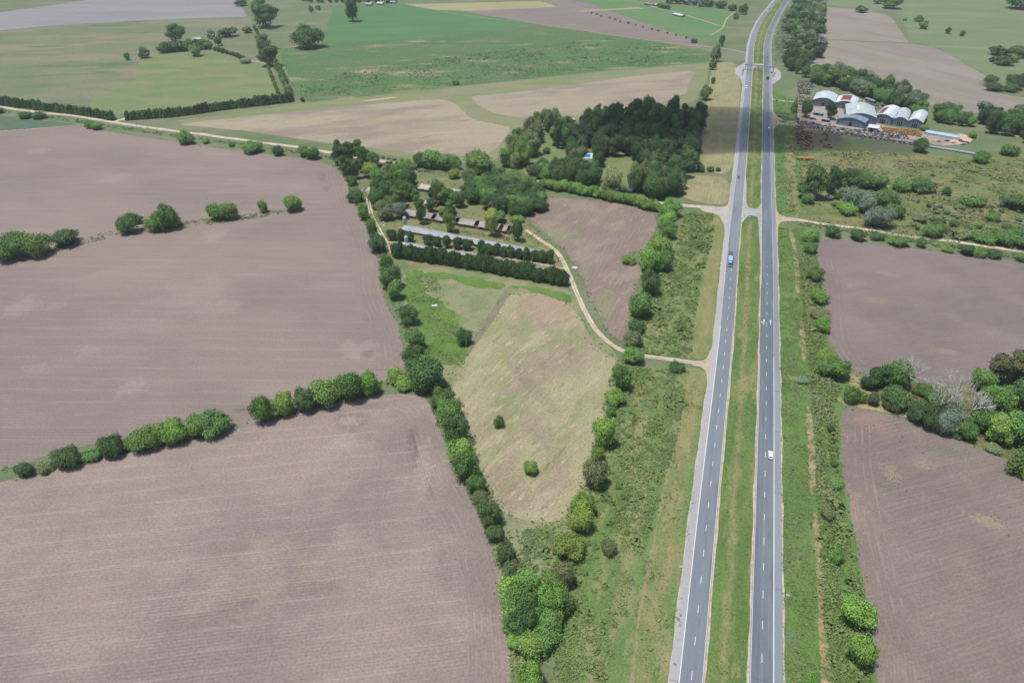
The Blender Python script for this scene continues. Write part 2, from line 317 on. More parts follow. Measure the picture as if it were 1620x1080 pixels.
def asphalt(name, c0, c1, wear, cracks=True):
    b = NB(name, .85, .3)
    c = b.mix(c0, c1, b.mapr(b.noise(20, 4, .6, dH, 6), .4, .6)); c = b.mix(c, C(152, 158, 162), b.math('MULTIPLY', b.mapr(b.noise(4, 4, .7, dH, 5), .58, .7), .35))
    sep = b.n('ShaderNodeSeparateXYZ'); b.l(b.uv, sep.inputs[0]); u = sep.outputs[0]
    for x0 in wear:                                       # wheel tracks polished into the lanes
        d = b.math('ABSOLUTE', b.math('SUBTRACT', u, x0)); c = b.mix(c, c1, b.mapr(d, .55, .1, 0, .6))
    c = b.mix(c, C(90, 97, 104), b.math('MULTIPLY', b.mapr(b.noise(1.6, 4, .7, dH, 14), .52, .7), .5))
    g = b.mapr(b.noise(.5, 3, .8), .2, .8, .93, 1.07); h = b.n('ShaderNodeVectorMath'); h.operation = 'SCALE'; b.l(c, h.inputs[0]); b.l(g, h.inputs[3])
    return b.out(h.outputs[0])
M_ASL = asphalt('asphalt_worn', C(142, 148, 153), C(126, 133, 140), (1.0, 2.7, 4.6, 6.3))
M_ASR = asphalt('asphalt_dark', C(130, 137, 143), C(108, 116, 125), (-1.0, -2.0, -2.8, -4.6, -6.2))
M_SHL = ground('shoulder_pale', C(178, 177, 178), [(C(162, 162, 164), 8, .4, .62, .6, dH, 8), (C(188, 184, 178), 3, .55, .7, .5)], grain=.06)
M_SHR = ground('shoulder_grey', C(144, 152, 157), [(C(132, 140, 146), 8, .4, .62, .6, dH, 8)], grain=.06)
M_TAN = ground('gravel_edge', C(196, 184, 166), [(C(160, 154, 122), 3, .45, .6, .6)], grain=.15)
M_WHITE = plain('road_paint', C(236, 238, 238), .7, var=.1, size=.7)
M_SEAM = plain('crack_sealant', C(92, 98, 104), .8)

# ------------------------------------------------------------------ ground sheets
n = 24; X = np.linspace(-7000, 7000, n)
mesh_obj('ground', [(x, y+5000, 0) for y in X for x in X], [(j*n+i, j*n+i+1, (j+1)*n+i+1, (j+1)*n+i) for j in range(n-1) for i in range(n-1)], M_BASE)['kind'] = 'structure'
Z1, Z2, Z3, Z4 = .05, .10, .15, .20
sheet('pasture', [(-160, 60), (0, 50), (130, 38), (290, 30), (395, 27), (402, 60), (415, 100), (440, 152), (330, 170), (200, 186), (185, 184), (0, 158), (-160, 140)], Z1, M_PASTL, 1)
sheet('paddock', [(222, 88), (330, 82), (420, 100), (438, 150), (330, 168), (215, 183), (140, 172), (150, 150), (215, 128)], Z2, M_PADDOCK, 1.2)
sheet('far_field', [(-200, 62), (0, 49), (60, 43), (130, 38), (290, 30), (392, 27), (380, 10), (368, -6), (300, -14), (155, -2), (60, 12), (0, 20), (-200, 52)], Z2, M_GREY, 1)
sheet('crop_field', [(528, 10), (640, 8), (720, 17), (780, 27), (850, 39), (780, 49), (700, 58), (600, 65), (509, 69), (518, 40)], Z1, M_GREEN, 1, 1)
sheet('weedy_crop_field', [(440, 76), (512, 68.5), (600, 65), (700, 58), (780, 49), (850, 40), (950, 55), (1060, 70), (1124, 84), (1121, 98), (1000, 108), (900, 118), (780, 130), (640, 145), (560, 155), (482, 162), (462, 135)], Z1, M_ROUGH, 1, 1)
sheet('far_ploughed_field', [(735, 18), (885, 11), (858, -1), (885, -4), (940, 8), (1000, 30), (1060, 50), (1130, 77), (1100, 74), (1000, 61), (900, 45), (850, 38), (770, 25)], Z1, M_FARBROWN, 1, 1)
sheet('pale_grass_field', [(640, 7), (855, 2), (883, 11), (740, 18), (690, 16)], Z1, M_PALEGRASS, 1, 1)
sheet('far_crop_field', [(890, -8), (985, 0), (1040, 13), (1100, 29), (1145, 43), (1140, 68), (1090, 60), (1000, 30), (940, 8)], Z1, M_FARGRN, 1, 1)
sheet('far_crop_field', [(1062, 12), (1160, 16), (1166, 22), (1148, 40), (1105, 28), (1066, 18)], Z1, M_FARGRN, 1, 1)
sheet('crop_path', [(915, 17), (1010, 12), (1018, 14), (920, 19)], Z2, M_PALEGRASS, .5, 0)
sheet('grass_headland', [(270, 192), (400, 176), (480, 163), (640, 147), (780, 132), (900, 120), (1000, 110), (1122, 99), (1118, 130), (1100, 160), (1060, 170), (820, 205), (800, 240), (770, 262), (640, 250), (520, 228), (400, 210)], Z1, M_STRIP, 1, 1)
sheet('stubble_field', [(278, 197), (400, 184), (500, 174), (560, 168), (640, 161), (700, 157), (722, 165), (740, 185), (765, 194), (808, 200), (803, 215), (780, 240), (756, 249), (650, 243), (520, 226), (400, 209), (320, 201)], Z2, M_STUB, 1, 2)
sheet('stubble_field', [(745, 153), (800, 148), (900, 136), (1000, 121), (1092, 112), (1097, 117), (1085, 148), (1040, 165), (960, 176), (880, 186), (815, 186), (775, 178), (755, 166)], Z2, M_STUB2, 1, 2)
sheet('chalk_patch', [(563, 161), (600, 156), (634, 153), (622, 156), (590, 160)], Z3, M_DIRT2, .8, 1)
# the ploughed land on the left: two fields, the hedge strip between them
HX = [(-240, 212), (0, 207), (60, 203), (130, 199), (150, 205), (220, 216), (300, 228), (370, 238), (440, 246), (500, 254), (527, 262), (546, 282), (553, 302), (562, 322), (578, 348), (592, 380), (600, 412), (601, 450), (612, 482), (627, 512), (640, 560), (641, 588)]
sheet('ploughed_field', HX + [(600, 606), (560, 621), (500, 634), (460, 642), (430, 652), (398, 660), (388, 674), (362, 668), (350, 656), (300, 664), (260, 674), (200, 692), (150, 702), (90, 716), (40, 731), (0, 743), (-260, 815)], Z1, M_B, .8, 2, 'B')
AX = [(620, 621), (660, 623), (684, 640), (700, 685), (722, 750), (758, 812), (782, 868), (797, 930), (804, 1000), (811, 1080), (820, 1300)]
sheet('ploughed_field', [(-400, 1300), (-300, 860), (0, 762), (60, 750), (140, 730), (230, 712), (330, 690), (362, 676), (388, 660), (420, 668), (470, 652), (520, 640), (570, 630)] + AX, Z2, M_A, .6, 2, 'A')
hl = PL([(640, 628), (662, 638), (676, 654), (690, 690), (711, 752), (747, 814), (770, 870), (786, 930), (793, 1000), (799, 1080), (806, 1250)], 5)
ribbon('ploughed_headland', hl, -.5, 14., Z3, M_HA)
hl = PL([(533, 268), (543, 300), (552, 322), (567, 350), (582, 382), (590, 412), (592, 450), (602, 482), (617, 512), (630, 560), (628, 585)], 6)
ribbon('ploughed_headland', hl, -.5, 13., Z3, M_HB)
sheet('ploughed_field', [(1296, 380), (1330, 379), (1400, 389), (1500, 399), (1620, 413), (1800, 432), (1800, 560), (1620, 567), (1560, 590), (1530, 606), (1480, 608), (1420, 597), (1370, 593), (1345, 583), (1326, 562), (1308, 530), (1304, 480), (1300, 440), (1288, 402)], Z1, M_S, .8, 2, 'S')
hl = PL([(1340, 580), (1330, 568), (1316, 545), (1310, 515), (1309, 480), (1304, 440), (1297, 408), (1301, 386)], 5)
ribbon('ploughed_headland', hl, .0, 12., Z3, M_HS)
sheet('ploughed_field', [(1326, 650), (1350, 643), (1385, 650), (1440, 665), (1500, 691), (1560, 710), (1620, 742), (1760, 830), (1860, 1300), (1398, 1300), (1388, 1080), (1383, 1000), (1362, 900), (1342, 800), (1332, 730)], Z1, M_T, .8, 2, 'T')
hl = PL([(1400, 1250), (1393, 1080), (1388, 1000), (1368, 900), (1348, 800), (1338, 730), (1338, 665)], 5)
ribbon('ploughed_headland', hl, .6, 14., Z2, M_HT)
# middle land between the hedges
sheet('meadow', [(640, 425), (700, 422), (900, 458), (912, 470), (938, 520), (975, 560), (985, 580), (960, 700), (930, 790), (900, 830), (920, 900), (880, 960), (850, 1100), (815, 1100), (800, 960), (770, 850), (700, 660), (690, 600), (640, 540)], Z1, M_PALE2, .8, 2)
sheet('lush_grass', [(634, 424), (680, 428), (740, 438), (790, 446), (792, 456), (740, 450), (690, 440), (664, 440), (680, 462), (706, 484), (724, 510), (738, 545), (735, 572), (700, 582), (668, 560), (660, 500), (640, 470)], Z2, M_LUSH, 3.2, 2)
sheet('lush_grass', [(800, 450), (860, 460), (905, 465), (914, 480), (890, 478), (850, 462), (804, 460)], Z2, M_LUSH, 3.2, 2)
sheet('pale_stubble_field', [(798, 468), (850, 463), (900, 478), (926, 516), (944, 552), (968, 566), (975, 572), (966, 620), (958, 660), (946, 700), (936, 742), (924, 780), (898, 819), (862, 826), (820, 821), (792, 806), (765, 770), (750, 720), (735, 670), (714, 618), (726, 585), (738, 560), (756, 520), (780, 500)], Z3, M_PALE, .9, 2, 'N')
sheet('worn_track', [(795, 462), (806, 462), (800, 478), (775, 512), (745, 560), (735, 565), (760, 515), (785, 482)], Z4, ground('track_worn', C(138, 130, 110), [(C(122, 126, 92), 4, .45, .6, .6)]), .6, 2)
sheet('brown_stubble_field', [(864, 311), (930, 316), (1000, 326), (1040, 341), (1040, 365), (1022, 392), (992, 402), (1012, 418), (1014, 440), (998, 480), (992, 520), (985, 542), (965, 528), (940, 486), (920, 440), (904, 408), (884, 388), (856, 366), (832, 350), (846, 335)], Z2, M_INNER, .9, 2, 'M')
sheet('farm_grass', [(590, 285), (640, 280), (780, 285), (850, 300), (845, 335), (832, 352), (880, 392), (900, 425), (905, 452), (800, 446), (640, 418), (605, 390), (585, 320)], Z1, ground('farmyard_grass', C(126, 132, 88), [(C(150, 138, 104), 10, .46, .6, .6), (C(98, 122, 68), 12, .52, .64, .6)], grain=.2), .8, 2)
sheet('lawn', [(795, 275), (815, 245), (860, 215), (905, 215), (925, 245), (950, 250), (1010, 245), (1010, 280), (985, 302), (940, 300), (870, 272)], Z2, M_LAWN, .8, 2)
sheet('mown_strip', [(1127, 100), (1160, 98), (1168, 112), (1172, 134), (1168, 200), (1160, 262), (1152, 276), (1112, 268), (1106, 240), (1116, 180)], Z2, M_YELLOW, .8, 1)
sheet('mown_strip', [(1082, 276), (1148, 280), (1156, 300), (1152, 318), (1136, 326), (1082, 316)], Z2, M_YELLOW, .8, 1)
# verges
sheet('verge', [(1016, 560), (1020, 500), (1040, 430), (1070, 380), (1084, 332), (1130, 334), (1146, 350), (1148, 420), (1122, 566), (1098, 568)], Z1, M_VERGE, .6, 2)
sheet('verge', [(990, 580), (1115, 584), (1122, 600), (1060, 1080), (1020, 1320), (850, 1320), (880, 960), (930, 800), (960, 690)], Z1, M_VERGE, .6, 1)
ribbon('dry_strip', PL([(1134, 342), (1134, 380), (1128, 420), (1118, 470), (1110, 520), (1106, 566)], 4), -6, 6, Z2, blend('verge_dry', 'verge_grass', 'grass_browned', -5, 4.5, 2.5, 5.), taper=3)
ribbon('dry_strip', PL([(1106, 592), (1096, 640), (1080, 720), (1062, 800), (1046, 880), (1032, 960), (1018, 1040), (1004, 1120)], 4), -10, 9.5, Z2, blend('verge_dry_wide', 'verge_grass', 'grass_browned', -6, 5, 5., 11.))
sheet('verge', [(1226, 355), (1290, 360), (1292, 400), (1302, 460), (1310, 545), (1345, 600), (1330, 650), (1332, 760), (1350, 850), (1378, 980), (1384, 1080), (1396, 1320), (1226, 1320)], Z1, M_VERGE_R, .6, 2)
sheet('verge', [(1222, 140), (1258, 160), (1262, 200), (1262, 340), (1226, 345)], Z1, M_VERGE_R, .6, 1)
ribbon('dry_strip', PL([(1250, 212), (1252, 270), (1256, 335)], 4), -7, 7, Z2, blend('verge_dry_upper', 'verge_weeds', 'grass_browned', -5, 6, 3., 5.))
M_RID = blend('ridge_in_weeds', 'verge_weeds', 'bare_earth', -1.7, 1.7, .7, 2.6, 2.2)
ribbon('earth_ridge', PL([(1250, 360), (1258, 400), (1262, 440), (1262, 470)], 3), -2.6, 2.6, Z2, M_RID, taper=4)
ribbon('earth_ridge', PL([(1268, 500), (1270, 540), (1272, 575)], 3), -2.6, 2.6, Z2, M_RID, taper=4)
ribbon('earth_ridge', PL([(1279, 640), (1283, 700), (1285, 740), (1283, 785)], 2.5), -2.6, 2.6, Z2, M_RID, taper=4)
ribbon('earth_ridge', PL([(1290, 810), (1294, 850), (1298, 900), (1301, 980), (1305, 1040), (1308, 1120)], 2.), -2.6, 2.6, Z2, M_RID, taper=4)
ribbon('faint_track', PL([(1095, 600), (1084, 640), (1070, 700), (1050, 780), (1030, 880), (1008, 1000), (996, 1100)], 4), -.5, .5, Z3, M_CENTRE, .6)
ribbon('faint_track', PL([(1240, 595), (1270, 603), (1300, 615), (1330, 632), (1360, 640)], 4), -1.6, 1.6, Z2, M_CENTRE, .8)
sheet('dry_clearing', [(1345, 588), (1372, 600), (1378, 625), (1420, 650), (1470, 672), (1440, 662), (1380, 648), (1345, 640), (1330, 640), (1345, 610)], Z2, ground('grass_straw', C(170, 156, 116), [(C(132, 138, 88), 6, .48, .62, .7)]), .8, 2)
sheet('wood_floor', [(1375, 600), (1460, 610), (1560, 610), (1620, 570), (1780, 560), (1780, 820), (1620, 735), (1550, 706), (1480, 680), (1400, 640)], Z2, ground('wood_floor_soil', C(112, 112, 78), [(C(150, 136, 100), 8, .5, .62, .6), (C(86, 104, 62), 7, .5, .64, .6)]), .8, 2)
# land right of the road
sheet('scrubland', [(1262, 225), (1300, 222), (1400, 240), (1540, 250), (1620, 235), (1900, 240), (1900, 425), (1620, 400), (1500, 388), (1400, 375), (1262, 350)], Z1, M_SCRUB, 1, 1)
sheet('yard', [(1262, 165), (1285, 170), (1320, 168), (1400, 200), (1460, 208), (1530, 212), (1538, 226), (1500, 232), (1420, 224), (1330, 210), (1262, 205)], Z3, M_YARD, 1, 1)
sheet('yard', [(1262, 200), (1300, 205), (1340, 222), (1300, 240), (1262, 232)], Z2, ground('yard_mud', C(128, 122, 100), [(C(100, 116, 76), 10, .5, .62, .7)]), 1, 1)
sheet('sand_apron', [(1512, 214), (1530, 213), (1540, 224), (1520, 229), (1500, 226)], Z4, ground('apron_sand', C(214, 180, 160), [(C(190, 162, 142), 5, .5, .66, .5)]), .6, 1)
sheet('fallow_field', [(1298, 11), (1350, 14), (1400, 22), (1412, 30), (1425, 50), (1438, 68), (1295, 62)], Z1, M_FALLOW, 1, 1)
sheet('fallow_field', [(1296, 63), (1440, 70), (1475, 74), (1500, 85), (1562, 122), (1545, 133), (1580, 148), (1680, 165), (1700, 195), (1620, 178), (1560, 182), (1480, 170), (1420, 140), (1380, 128), (1330, 112), (1280, 102), (1302, 88)], Z1, M_FALLOW, 1, 1)
sheet('far_ploughed_field', [(1598, 10), (1700, 8), (1720, 30), (1625, 27)], Z1, M_FARBROWN, 1, 1)
sheet('pasture', [(1300, 8), (1420, 20), (1445, 68), (1480, 74), (1570, 124), (1700, 160), (2200, 150), (1900, -30), (1300, -20)], Z1*.5, ground('pasture_far', C(118, 136, 98), [(C(140, 144, 116), 60, .46, .62, .6, -.3, 3), (C(104, 128, 84), 40, .52, .66, .5, -.3, 3), (C(150, 138, 118), 9, .66, .76, .5, -.3, 3)], grain=.12, grain_size=3), 1, 1)
sheet('dark_crop_field', [(-100, 186), (0, 182), (30, 188), (90, 193), (128, 198), (60, 202), (0, 207), (-100, 210)], Z2, M_TEAL, .8, 1)

# ------------------------------------------------------------------ dirt roads
D1 = PL([(-120, 152), (0, 169.5), (60, 178), (120, 184), (180, 194), (250, 204), (320, 213), (400, 224), (470, 233), (530, 243), (600, 255), (680, 264), (760, 274), (800, 280), (860, 290), (930, 301), (1000, 312), (1050, 322), (1090, 326), (1125, 329), (1150, 333)], 5)
ribbon('dirt_road', D1, -2.6, 2.6, Z3+.02, M_DIRT, .7)
ribbon('dirt_road', PL([(1226, 343), (1260, 348), (1300, 354), (1360, 362), (1430, 373), (1500, 381), (1560, 390), (1620, 398), (1760, 415)], 5), -1.9, 1.9, Z3+.02, M_DIRT, .5)
ribbon('dirt_road', PL([(180, 194), (188, 191), (196, 189), (203, 186)], 3), -3., 2., Z3, M_DIRT, .4)
ribbon('dirt_road', PL([(-60, 213), (0, 208), (60, 203.5), (132, 197.5)], 5), -.9, .9, Z3, M_DIRT2, .5)
track = PL([(832, 364), (855, 380), (878, 396), (890, 412), (903, 440), (915, 470), (932, 505), (950, 530), (970, 547), (988, 556)], 2)
ribbon('dirt_track', track, -1.35, -.35, Z4+.02, M_DIRT, .25); ribbon('dirt_track', track, .35, 1.35, Z4+.02, M_DIRT, .25); ribbon('dirt_track', track, -.5, .5, Z4, M_DIRT2, .3)
track = PL([(1010, 562), (1040, 566), (1075, 571), (1100, 574), (1120, 577)], 2)
ribbon('dirt_track', track, -1.5, -.2, Z4+.02, M_DIRT, .25); ribbon('dirt_track', track, .3, 1.5, Z4+.02, M_DIRT, .25); ribbon('dirt_track', track, -.4, .5, Z4, M_CENTRE, .2)
track = PL([(588, 300), (583, 312), (585, 330), (592, 350), (602, 368), (611, 385), (616, 402)], 2)
ribbon('dirt_track', track, -1.4, -.4, Z4+.02, M_DIRT, .25); ribbon('dirt_track', track, .4, 1.4, Z4+.02, M_DIRT, .25); ribbon('dirt_track', track, -.5, .5, Z4, M_CENTRE, .2)
track = PL([(611, 383), (640, 386), (690, 393), (760, 403), (830, 414), (880, 423), (900, 426)], 3)
ribbon('dirt_track', track, -1.1, 1.1, Z4, M_DIRT2, .5)
ribbon('dirt_track', PL([(770, 274), (764, 280), (758, 288), (765, 296)], 3), -1., 1., Z4, M_DIRT, .3)
sheet('track_turning_place', [(581, 296), (590, 296), (596, 302), (589, 307), (580, 305)], Z4, M_DIRT, .4, 1)
for px, w in (([(985, 0), (1012, 5), (1040, 13), (1068, 20), (1100, 29), (1145, 42.5), (1190, 46)], 1.5), ([(1090, 72), (1126, 75), (1160, 79.5), (1178, 84)], 1.6), ([(1125, 56), (1143, 44), (1150, 30), (1166, 16)], 1.), ([(420, 101), (395, 95), (365, 86), (338, 80)], 1.2),
              ([(1294, 60.5), (1380, 66), (1470, 73.5), (1560, 76)], .9), ([(1223, 158), (1240, 160), (1262, 162)], 1.8), ([(1222, 182), (1240, 183), (1260, 187)], 1.2), ([(1560, 205), (1600, 214), (1640, 224), (1700, 236)], 1.6), ([(1345, 163), (1362, 158), (1372, 164), (1372, 172)], 1.8), ([(640, 7), (720, 22), (800, 33), (850, 38), (950, 53), (1060, 69), (1120, 79)], .9), ([(1100, 268), (1150, 276)], .8)):
    ribbon('farm_track', PL(px, 5), -w, w, Z3+.03, M_DIRT2, .3)

# ------------------------------------------------------------------ highway
refL = PL([(1040, 1380), (1074, 1080), (1105.5, 800), (1137, 540), (1150.5, 400), (1162, 300), (1169.3, 235), (1176.4, 160), (1182.3, 100), (1185.6, 70), (1191.7, 50), (1201.9, 30), (1217.6, 10), (1226, 0), (1236, -11), (1250, -25), (1262, -36)], 4)
refR = PL([(1223, 1380), (1223.7, 1080), (1224.3, 800), (1224.2, 600), (1222.7, 420), (1221, 340), (1219.8, 300), (1218.8, 235), (1217.4, 160), (1216.8, 100), (1217, 70), (1221.8, 50), (1230.4, 30), (1241.2, 10), (1247.7, 0), (1256, -11), (1268, -25), (1280, -36)], 4)
ZS, ZA, ZM = .24, .28, .32
ribbon('median_strip', refL, 6, 24, .12, M_MEDIAN) if False else None
med = offset(refL, 7.)[::3] + offset(refR, -7.)[::-3]
vv = [Vector((p.x, p.y, .12)) for p in med]; tri = tessellate_polygon([vv])
mesh_obj('median_strip', vv, [tuple(t) for t in tri], M_MEDIAN)['kind'] = 'structure'
mm = [a.lerp(b, .42) for a, b in zip(offset(refL, 7.)[::4], offset(refR, -7.)[::4])]
mm = mm[:len(mm)*2//3]
ribbon('dry_strip', mm, -4.0, 4.0, .16, blend('median_dry', 'median_grass', 'grass_browned', -2., 2.4, 2.2, 6.))
ribbon('gravel_edge', refL, 6.7, 7.7, ZS, M_TAN, .25)
ribbon('gravel_edge', refR, -7.7, -6.7, ZS, M_TAN, .35)
ribbon('gravel_edge', refR, 2.5, 3.3, ZS-.02, M_TAN, .35)
ribbon('gravel_edge', refL, -3.3, -2.6, ZS-.02, M_TAN, .3)
ribbon('road_shoulder', refL, -2.9, .1, ZS, M_SHL, .08)
ribbon('road_shoulder', refR, -.1, 2.75, ZS, M_SHR, .08)
ribbon('carriageway', refL, 0, 7.0, ZA, M_ASL)
ribbon('carriageway', refR, -7.0, 0, ZA, M_ASR)
sheet('turning_lane', [(1174, 262), (1177.5, 262), (1181, 290), (1180.8, 322), (1183, 327), (1190, 330.5), (1198, 330), (1202.5, 325), (1208, 315), (1210, 345), (1209, 450), (1205.5, 450), (1203, 410), (1200, 360), (1199.5, 346), (1195, 342), (1185, 341), (1180, 345), (1175, 352), (1169, 357), (1168, 300)], ZS+.01, M_SHL, .0, 1)
sheet('junction_apron', [(1108, 325.5), (1138, 328.5), (1150, 326), (1156, 316), (1159, 300), (1164, 300), (1154, 395), (1146, 395), (1147, 362), (1141, 346), (1132, 339), (1108, 334)], ZS-.01, ground('apron_gravel', C(190, 180, 168), [(C(172, 166, 160), 6, .45, .6, .6)], grain=.1), .1, 1)
sheet('junction_apron', [(1226, 318), (1230, 336), (1238, 343), (1262, 347), (1262, 351.5), (1238, 350), (1231, 356), (1229, 385), (1226, 385)], ZS-.01, M_DIRT2, .1, 1)
sheet('junction_apron', [(1094, 571), (1110, 572), (1119, 567), (1124, 552), (1130, 552), (1124, 610), (1118, 610), (1118, 590), (1110, 581), (1094, 579)], ZS-.01, M_DIRT2, .1, 1)
sheet('bus_bay', [(1182, 96), (1179.4, 99.8), (1172, 103), (1163, 108.5), (1162.5, 116), (1168, 121), (1173, 128), (1173.5, 136), (1180, 136), (1181, 120), (1180, 108)], ZS-.01, M_SHL, .1, 1)
sheet('bus_bay', [(1217, 100), (1222, 106), (1229, 109), (1234, 113), (1236.5, 119), (1234.5, 126), (1228, 130), (1223, 134), (1218, 134)], ZS-.01, M_SHL, .1, 1)
sheet('median_crossing', [(1188, 101), (1212, 101.5), (1212, 107), (1196, 107), (1190, 110), (1188, 112)], ZS-.01, M_SHL, .1, 1)
sheet('bus_bay_island', [(1174, 110), (1178.5, 109), (1178.5, 116), (1176.5, 121), (1173, 118)], ZS+.03, M_BROWN, .2, 1)
sheet('bus_bay_island', [(1221.5, 113), (1224.5, 112.5), (1225, 121), (1223, 123.5), (1221, 121)], ZS+.03, M_BROWN, .2, 1)
sheet('yard_entrance', [(1221, 172), (1226, 181), (1236, 190), (1262, 193), (1262, 200), (1240, 198), (1228, 199), (1223, 206), (1219, 206)], ZS-.01, M_DIRT2, .2, 1)
# paint
def arclen(line):
    s = [0.]
    for i in range(1, len(line)): s.append(s[-1]+(line[i]-line[i-1]).length)
    return s
def at(line, S, s):
    i = int(np.searchsorted(S, s)); i = min(max(i, 1), len(line)-1)
    t = (s-S[i-1])/max(1e-6, S[i]-S[i-1]); d = (line[i]-line[i-1]).normalized(); return line[i-1].lerp(line[i], t), d
mv, mf = [], []
def quad(p, d, L, w, z=ZM):
    n = Vector((d.y, -d.x, 0)); k = len(mv)
    for a, b in ((-.5, -.5), (.5, -.5), (.5, .5), (-.5, .5)):
        q = p+d*(a*L)+n*(b*w); mv.append((q.x, q.y, z))
    mf.append((k, k+3, k+2, k+1))
def dashes(line, px, off, per, L, w, smin=0, smax=1e9):
    c = offset(line, off); S = arclen(c); p0 = G(*px)
    i0 = min(range(len(c)), key=lambda i: (c[i]-p0).length); s0 = S[i0] % per
    s = s0+math.ceil(max(0, smin-s0)/per)*per
    while s < min(S[-1], smax):
        p, d = at(c, S, s); quad(p, d, L, w); s += per
def s_of(line, off, px):
    c = offset(line, off); S = arclen(c); p0 = G(*px); return S[min(range(len(c)), key=lambda i: (c[i]-p0).length)]
dashes(refL, (1092, 1075), 3.5, 12, 3.1, .17); dashes(refR, (1207, 1041.7), -3.5, 12, 3.1, .17)
for line, o in ((refL, 0.02), (refL, 6.75), (refR, -.02), (refR, -6.75)):
    w = .24 if abs(o) < 1 else .13
    v, f, _ = strip_geo(line, o-w/2, o+w/2, ZM-.01); k = len(mv); mv += v; mf += [tuple(k+i for i in q) for q in f]
a, bb = s_of(refR, -7., (1203, 455)), s_of(refR, -7., (1200, 352)); dashes(refR, (1205, 400), -7., 1.9, 1., .3, a, bb)
a, bb = s_of(refL, 7., (1177, 322)), s_of(refL, 7., (1178, 262)); dashes(refL, (1178, 290), 7., 1.9, 1., .3, a, bb)
def arrow(px, line, turn=0):
    p = G(*px); i = min(range(len(line)-1), key=lambda i: (line[i]-p).length); d = (line[i+1]-line[i]).normalized()
    if turn < 0 or turn == 10: d = -d
    n = Vector((d.y, -d.x, 0)); quad(p-d*.6, d, 3.8, .3)
    k = len(mv)
    for q in (p+d*3.1, p+d*1.3+n*.6, p+d*1.3-n*.6): mv.append((q.x, q.y, ZM))
    mf.append((k, k+2, k+1))
    if abs(turn) in (1, 10) and turn != 10:
        s_ = -1 if turn > 0 else -1; quad(p-d*.6+n*s_*.55, n, 1.0, .3); k = len(mv)
        for q in (p-d*.6+n*s_*1.8, p+d*.1+n*s_*1.05, p-d*1.3+n*s_*1.05): mv.append((q.x, q.y, ZM))
        mf.append((k, k+1, k+2))
arrow((1208.5, 510), refR, 1); arrow((1218.8, 511), refR, 0); arrow((1158.3, 378), refL, 10); arrow((1166.5, 379), refL, -1)
arrow((1210.3, 294), refR, 0); arrow((1217.3, 294), refR, 0); arrow((1174, 214), refL, 10); arrow((1179.8, 214), refL, -1)
arrow((1182.5, 121.5), refL, 10); arrow((1186.8, 121.5), refL, 10); arrow((1210.4, 148), refR, 0); arrow((1214.8, 148), refR, 0); arrow((1210.5, 93.5), refR, 0); arrow((1214.5, 93.5), refR, 0); arrow((1188.5, 68.7), refL, 10); arrow((1192, 68.7), refL, 10)
for j in range(2):
    p = G(*((1182, 337) if j == 0 else (1198.5, 335.5))); quad(p, Vector((.98, .1, 0)), 3.5, .35)
mesh_obj('road_markings', mv, mf, M_WHITE)['kind'] = 'structure'
mv, mf = [], []
for line, o0, o1, step in ((refR, .1, 2.7, 9), (refL, -2.8, -.1, 31), (refL, .2, 6.8, 67), (refR, -6.9, -.2, 53)):
    i = 12
    while i < len(line)*.5:
        a = offset(line, o0)[i]; c = offset(line, o1)[i]; m = (a+c)/2; d = (c-a).normalized(); e = Vector((d.y, -d.x, 0))
        k = random.uniform(-.4, .4); m1 = m+e*k
        for q0, q1 in ((a, m1), (m1, c)): quad((q0+q1)/2, (q1-q0).normalized(), (q1-q0).length, .16, ZM-.015)
        i += int(step*random.uniform(.7, 1.4))
mesh_obj('crack_seals', mv, mf, M_SEAM)['kind'] = 'structure'
#@@OBJECTS@@
# ------------------------------------------------------------------ meshes of leaves, trunks, boxes
def ico(sub):
    import bmesh
    bm = bmesh.new(); bmesh.ops.create_icosphere(bm, subdivisions=sub, radius=1)
    v = np.array([x.co[:] for x in bm.verts]); f = np.array([[x.index for x in y.verts] for y in bm.faces]); bm.free(); return v, f
ICO1, ICO2 = ico(1), ico(2)
def rnd_unit(n):
    v = RNG.normal(size=(n, 3)); return v/np.linalg.norm(v, axis=1, keepdims=True)
def card_arrays(P, N, size, asp=1.3):
    n = len(P); t = rnd_unit(n); a = np.cross(N, t); a /= np.linalg.norm(a, axis=1, keepdims=True)+1e-9; b = np.cross(N, a)
    s = (size*RNG.uniform(.6, 1.4, n))[:, None]; a = a*s*asp; b = b*s
    V = np.stack([P-a-b*.2, P-b, P+a+b*.2, P+b], 1).reshape(-1, 3)
    return V, np.arange(4*n).reshape(n, 4)
def raw_mesh(name, V, polys, tint=None, smooth=False):
    """polys: list of (array of quads/tris); tint per vertex"""
    me = bpy.data.meshes.new(name); me.vertices.add(len(V)); me.vertices.foreach_set('co', np.asarray(V, np.float32).ravel())
    loops = np.concatenate([p.ravel() for p in polys]); tot = np.concatenate([np.full(len(p), p.shape[1]) for p in polys])
    st = np.concatenate([[0], np.cumsum(tot)[:-1]])
    me.loops.add(len(loops)); me.loops.foreach_set('vertex_index', loops.astype(np.int32))
    me.polygons.add(len(tot)); me.polygons.foreach_set('loop_start', st.astype(np.int32)); me.polygons.foreach_set('loop_total', tot.astype(np.int32))
    if smooth: me.polygons.foreach_set('use_smooth', np.ones(len(tot), bool))
    if tint is not None:
        a = me.attributes.new('tint', 'FLOAT', 'POINT'); a.data.foreach_set('value', np.asarray(tint, np.float32))
    me.update(calc_edges=True); return me
